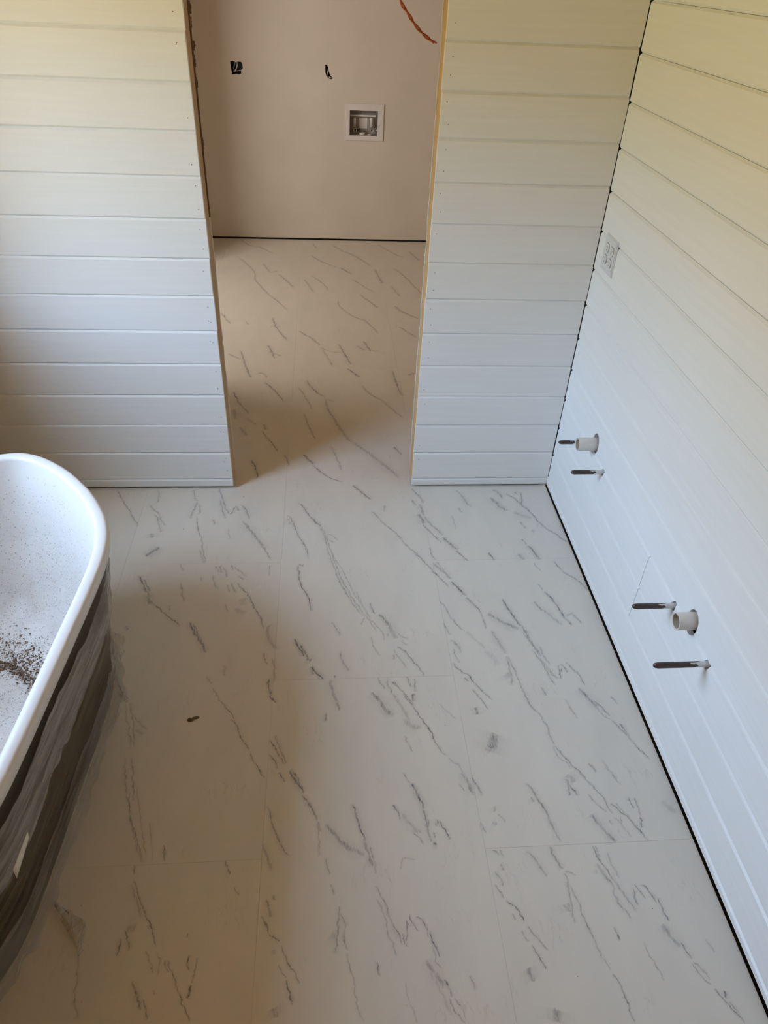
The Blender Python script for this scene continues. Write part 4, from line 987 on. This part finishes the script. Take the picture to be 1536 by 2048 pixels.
# outlet with two receptacles
r = empty('wall_outlet', (0, -.1285, .999)); PWd, PHt = .0575, .1185
bm = bmesh.new(); add_box(bm, -.006, .0, -PWd, PWd, 0, PHt)
bmesh.ops.bevel(bm, geom=[e_ for e_ in bm.edges if all(v.co.x < -.003 for v in e_.verts)], offset=.0035, segments=3, affect='EDGES')
mesh_obj('cover_plate', bm, M['plate'], r)
for yy in (-.023, .023):
    bm = bmesh.new(); lathe(bm, [(0, .0030), (-.0012, .0030), (-.0018, 0)], (1, 0, 0), (-.006, yy, PHt/2), 12); mesh_obj('screw', bm, M['plate'], r, True)
    for zz in (PHt/2-.0195, PHt/2+.0195):
        bm = bmesh.new(); pl = []
        for k_ in range(24):
            a = k_*2*math.pi/24; pl.append((yy+.0172*math.cos(a), zz+max(-.0140, min(.0140, .0172*math.sin(a)))))
        prism(bm, pl, 0, -.0085, -.003); rc = mesh_obj('receptacle', bm, M['plate'], r)
        bm = bmesh.new(); pr_ = []
        for k_ in range(24):
            a = k_*2*math.pi/24; pr_.append((yy+.0182*math.cos(a), zz+max(-.0149, min(.0149, .0182*math.sin(a)))))
        prism(bm, pr_, 0, -.0064, -.003); mesh_obj('receptacle_seam', bm, M['slot'], rc)
        bm = bmesh.new(); add_box(bm, -.0088, -.006, yy-.0075, yy-.0058, zz-.001, zz+.0072); add_box(bm, -.0088, -.006, yy+.0058, yy+.0072, zz, zz+.0065)
        lathe(bm, [(0, .0026), (-.0028, .0026), (-.0028, 0)], (1, 0, 0), (-.006, yy, zz-.0072), 10); mesh_obj('slots', bm, M['slot'], rc)
tag(r, 'white double outlet cover on the boarded wall beside the corner', 'outlet')

# ---------------------------------------------------------------- bathtub
HALF = [(0, .812), (.0317, .808), (.075, .792), (.121, .765), (.175, .725), (.2246, .677), (.275, .622), (.319, .560), (.342, .523), (.359, .490), (.374, .452), (.387, .405), (.395, .355), (.400, .293), (.402, .19), (.402, .09), (.402, 0)]
tub = empty('bathtub', (-1.9606, -1.4115, 0), -.0597)
full = HALF + [(u, -v) for u, v in HALF[-2::-1]]; full = full + [(-u, v) for u, v in full[-2:0:-1]]
P2 = [Vector((u, v, 0)) for u, v in full]; dense = catmull([P2[-1]] + P2 + [P2[0], P2[1]], 6); dense = dense[6:-6]
N = 160
cum = [0]
for a, b in zip(dense, dense[1:]): cum.append(cum[-1]+(b-a).length)
OUT = []
j = 0
for i in range(N):
    s = cum[-1]*i/N
    while cum[j+1] < s: j += 1
    f = (s-cum[j])/max(1e-9, cum[j+1]-cum[j]); OUT.append(dense[j].lerp(dense[j+1], f))
NRM = []
for i in range(N):
    d = OUT[(i+2) % N]-OUT[i-2]; n_ = Vector((d.y, -d.x, 0)).normalized()
    if n_.dot(OUT[i]) < 0: n_ = -n_
    NRM.append(n_)
def ring(off, z): return [OUT[i]+NRM[i]*off+Vector((0, 0, z)) for i in range(N)]
def loft(name, rings, mat, parent, cap=False, smooth=True):
    bm = bmesh.new(); V = [[bm.verts.new(p_) for p_ in rg] for rg in rings]
    for A, B in zip(V, V[1:]):
        for k_ in range(N): bm.faces.new((A[k_], A[(k_+1) % N], B[(k_+1) % N], B[k_]))
    if cap:
        c = bm.verts.new(sum(rings[-1], Vector())/N)
        for k_ in range(N): bm.faces.new((V[-1][k_], V[-1][(k_+1) % N], c))
    return mesh_obj(name, bm, mat, parent, smooth)
IN0 = ring(-.040, 0)
def inner(f, z): return [Vector((IN0[i].x*(1-f)+OUT[i].x*.56*f, IN0[i].y*(1-f)+OUT[i].y*.42*f, z)) for i in range(N)]
WALL = [(0, .560), (.035, .53), (.11, .46), (.22, .37), (.36, .28), (.50, .22), (.64, .185), (.80, .165), (1.0, .155)]
rim = [ring(-.014, .546), ring(-.002, .546), ring(0, .549), ring(0, .570), ring(-.003, .577), ring(-.009, .580), ring(-.028, .580), ring(-.034, .577), ring(-.037, .570)]
basin = loft('basin', rim + [inner(f, z) for f, z in WALL] + [[Vector((v.x*.6, v.y*.6, .150)) for v in inner(1.0, 0)]], M['tub'], tub, True)
SHELL = [(-.013, .547), (-.020, .52), (-.030, .46), (-.046, .34), (-.066, .20), (-.085, .08), (-.090, .0)]
loft('outer_shell', [ring(o_, z) for o_, z in SHELL], M['black'], tub)
def shell_off(z):
    for (o1, z1), (o2, z2) in zip(SHELL, SHELL[1:]):
        if z2 <= z <= z1: return o1+(o2-o1)*(z1-z)/(z1-z2)
    return SHELL[-1][0]
def fnoise(*a): return noise.noise(Vector(a))
def film(name, top, bot, off, amp, mat, rows, seed, flare=0.0):
    bm = bmesh.new(); uvl = bm.loops.layers.uv.new('UVMap'); V = []; K = N*2
    def P(s):
        i = int(s) % N; f = s-int(s); return OUT[i].lerp(OUT[(i+1) % N], f), NRM[i].lerp(NRM[(i+1) % N], f).normalized()
    for jr in range(rows+1):
        row = []
        for k_ in range(K):
            s = k_/2; p_, n_ = P(s); a = s/N*2*math.pi; cs_, sn_ = math.cos(a)*3, math.sin(a)*3
            zt = top+.018*fnoise(cs_*1.3, sn_*1.3, seed)+.008*fnoise(cs_*5, sn_*5, seed); zb = max(.002, bot+.045*fnoise(cs_*1.6, sn_*1.6, seed+4)+.02*fnoise(cs_*7, sn_*7, seed+4)) if bot > .01 else .003
            t_ = jr/rows; z = zt+(zb-zt)*t_
            wr = fnoise(cs_*1.1, sn_*1.1, z*46+a*6+seed)*.6 + abs(fnoise(cs_*2.2, sn_*2.2, z*95-a*4+seed))*.7
            lo = shell_off(z)+off+amp*wr+flare*max(0, t_-.35)**2*(1+.8*fnoise(cs_*4, sn_*4, seed+9))
            row.append((bm.verts.new(p_+n_*lo+Vector((0, 0, z))), s/N*4.2, z))
        V.append(row)
    for A, B in zip(V, V[1:]):
        for k_ in range(K):
            q = (A[k_], A[(k_+1) % K], B[(k_+1) % K], B[k_]); f = bm.faces.new([x[0] for x in q])
            for l_, x in zip(f.loops, q): l_[uvl].uv = (x[1] if not (k_ == K-1 and x[1] < .1) else 4.2, x[2])
    return mesh_obj(name, bm, mat, tub, True)
film('plastic_film', .478, .300, .008, .007, M['film'], 26, 2.0)
film('plastic_film', .135, .0, .010, .008, M['film4'], 14, 7.0, .055)
film('plastic_film', .40, .10, .003, .002, M['film3'], 16, 12.0)
# tape and loose film ends on the wrap
def patch(name, pts, mat, parent, label=None):
    bm = bmesh.new(); uvl = bm.loops.layers.uv.new('UVMap')
    V = [[bm.verts.new(q) for q in row] for row in pts]
    for a, (A, B) in enumerate(zip(V, V[1:])):
        for k_ in range(len(A)-1):
            f = bm.faces.new((A[k_], A[k_+1], B[k_+1], B[k_]))
            for l_, (aa, kk) in zip(f.loops, ((a, k_), (a, k_+1), (a+1, k_+1), (a+1, k_))): l_[uvl].uv = (kk*.03, aa*.03)
    o = mesh_obj(name, bm, mat, parent, True)
    md = o.modifiers.new('thickness', 'SOLIDIFY'); md.thickness = .0006
    return o
inv = Matrix.Rotation(.0597, 4, 'Z') @ Matrix.Translation(-Vector(tub.location))
def W2T(p_): return inv @ Vector(p_)
tp = []
for a in range(7):
    t_ = a/6; y = -1.765-.075*t_; z = .432-.006*t_
    tp.append([W2T((-1.5668-.003*t_+.001*b, y, z+(b-1)*(.010+.007*t_))) for b in range(3)])
patch('tape_strip', tp, M['tape'], tub)
def scrap(y, z, w, h, reach, seed):
    pts = []
    for a in range(6):
        row = []
        for b in range(6):
            u, v = a/5, b/5; base = Vector((-1.645, y, z))
            row.append(W2T(base+Vector((reach*u+.006*fnoise(a*.9, b*.9, seed), (v-.5)*w*(1-.25*u)+.004*fnoise(a, b, seed+3), h*(v-.5)*.6-.02*u+.01*fnoise(a*.8, b*.8, seed+7)))))
        pts.append(row)
    patch('loose_film_end', pts, M['film2'], tub)
scrap(-.985, .135, .06, .06, .045, 3)
scrap(-1.09, .105, .035, .04, .02, 9)
tag(tub, 'white basin bathtub with black outside still wrapped in cloudy stretch film', 'bathtub')
# scrap of film lying on the floor
pts = []
for a in range(10):
    row = []
    for b in range(8):
        u, v = a/9, b/7; w = .012+.060*u
        row.append(Vector((-1.630+.090*u+.010*fnoise(a*.5, b*.6, 3), -1.705-.085*u+(v-.5)*w+.006*fnoise(a*.7, b*.7, 8), .0035+.010*abs(fnoise(a*.6, b*.8, 5))+.012*max(0, .4-u))))
    pts.append(row)
fs = patch('film_scrap', pts, M['film2'], None); tag(fs, 'crumpled end of clear plastic film lying on the floor beside the bathtub', 'plastic film')

# wood dust and chips in the tub
bm = bmesh.new(); rr = random.Random(21); tw = Matrix.Translation(tub.location) @ Matrix.Rotation(-.0597, 4, 'Z')
def basin_pt(s, f):
    s = s % N; i0 = int(s) % N; fr = s-int(s); z = WALL[-1][1]
    O_ = OUT[i0].lerp(OUT[(i0+1) % N], fr); I_ = IN0[i0].lerp(IN0[(i0+1) % N], fr)
    for (f1, z1), (f2, z2) in zip(WALL, WALL[1:]):
        if f1 <= f <= f2: z = z1+(z2-z1)*(f-f1)/(f2-f1)
    if f > 1: g = 1-(f-1)*.4; return Vector((O_.x*.56*g, O_.y*.42*g, .1555-.005*(f-1)))
    return Vector((I_.x*(1-f)+O_.x*.56*f, I_.y*(1-f)+O_.y*.42*f, z))
def chip(c, r_):
    vs_ = [c+Vector((rr.uniform(-1, 1), rr.uniform(-1, 1), rr.uniform(.05, .55)))*r_ for _ in range(4)]
    b_ = [bm.verts.new(v) for v in vs_]
    for f in ((0, 1, 2), (0, 2, 3), (0, 3, 1), (1, 3, 2)): bm.faces.new([b_[k_] for k_ in f])
for _ in range(4200):
    s = rr.gauss(4, 12); f = rr.gauss(1.0, .12)
    if f > 1.45 or f < .3: continue
    chip(basin_pt(s, f), rr.choice((.0014, .0018, .0024, .0034, .0050)))
for _ in range(2600):
    s = rr.uniform(-40, 40); f = rr.uniform(.12, 1.9); chip(basin_pt(s, f), rr.choice((.0008, .001, .0013, .0018)))
dust = mesh_obj('sawdust', bm, M['chips'], None); dust.matrix_world = tw
tag(dust, 'brown sawdust and wood chips scattered in the bathtub basin', 'sawdust', None, 'stuff')

# small scrap on the floor
bm = bmesh.new()
for (dx, dy, s_) in ((0, 0, .012), (.016, .007, .009), (.009, .006, .007)):
    vs_ = [bm.verts.new((dx+s_*math.cos(a*math.pi/3)*(1+.4*fnoise(a, s_*90, 1)), dy+s_*.62*math.sin(a*math.pi/3)*(1+.4*fnoise(a, s_*70, 4)), .001+.003*abs(fnoise(a*1.7, s_*60, 2)))) for a in range(6)]
    top = bm.verts.new((dx, dy, .005))
    for a in range(6): bm.faces.new((vs_[a], vs_[(a+1) % 6], top))
    bm.faces.new(vs_[::-1])
lf = mesh_obj('debris_scrap', bm, M['leaf'], None); lf.location = (-1.383, -1.184, 0); tag(lf, 'small dark crumb of dry debris lying on the floor', 'debris')

# grit on the tiles
bm = bmesh.new(); rr = random.Random(77)
for _ in range(110):
    x_, y_ = rr.uniform(-1.6, -.05), rr.uniform(-2.1, 3.0)
    if y_ > -.02 and not (DX0+.05 < x_ < DX1-.05): continue
    r_ = rr.choice((.0010, .0013, .0017, .0022)); c = Vector((x_, y_, 0))
    vs_ = [bm.verts.new(c+Vector((rr.uniform(-1, 1)*r_, rr.uniform(-1, 1)*r_, 0))) for _ in range(3)]; tp_ = bm.verts.new(c+Vector((0, 0, r_)))
    for f in ((0, 1), (1, 2), (2, 0)): bm.faces.new((vs_[f[0]], vs_[f[1]], tp_))
    bm.faces.new(vs_)
tag(mesh_obj('floor_grit', bm, M['chips'], None), 'tiny dark specks of grit scattered over the marble-print floor', 'grit', None, 'stuff')
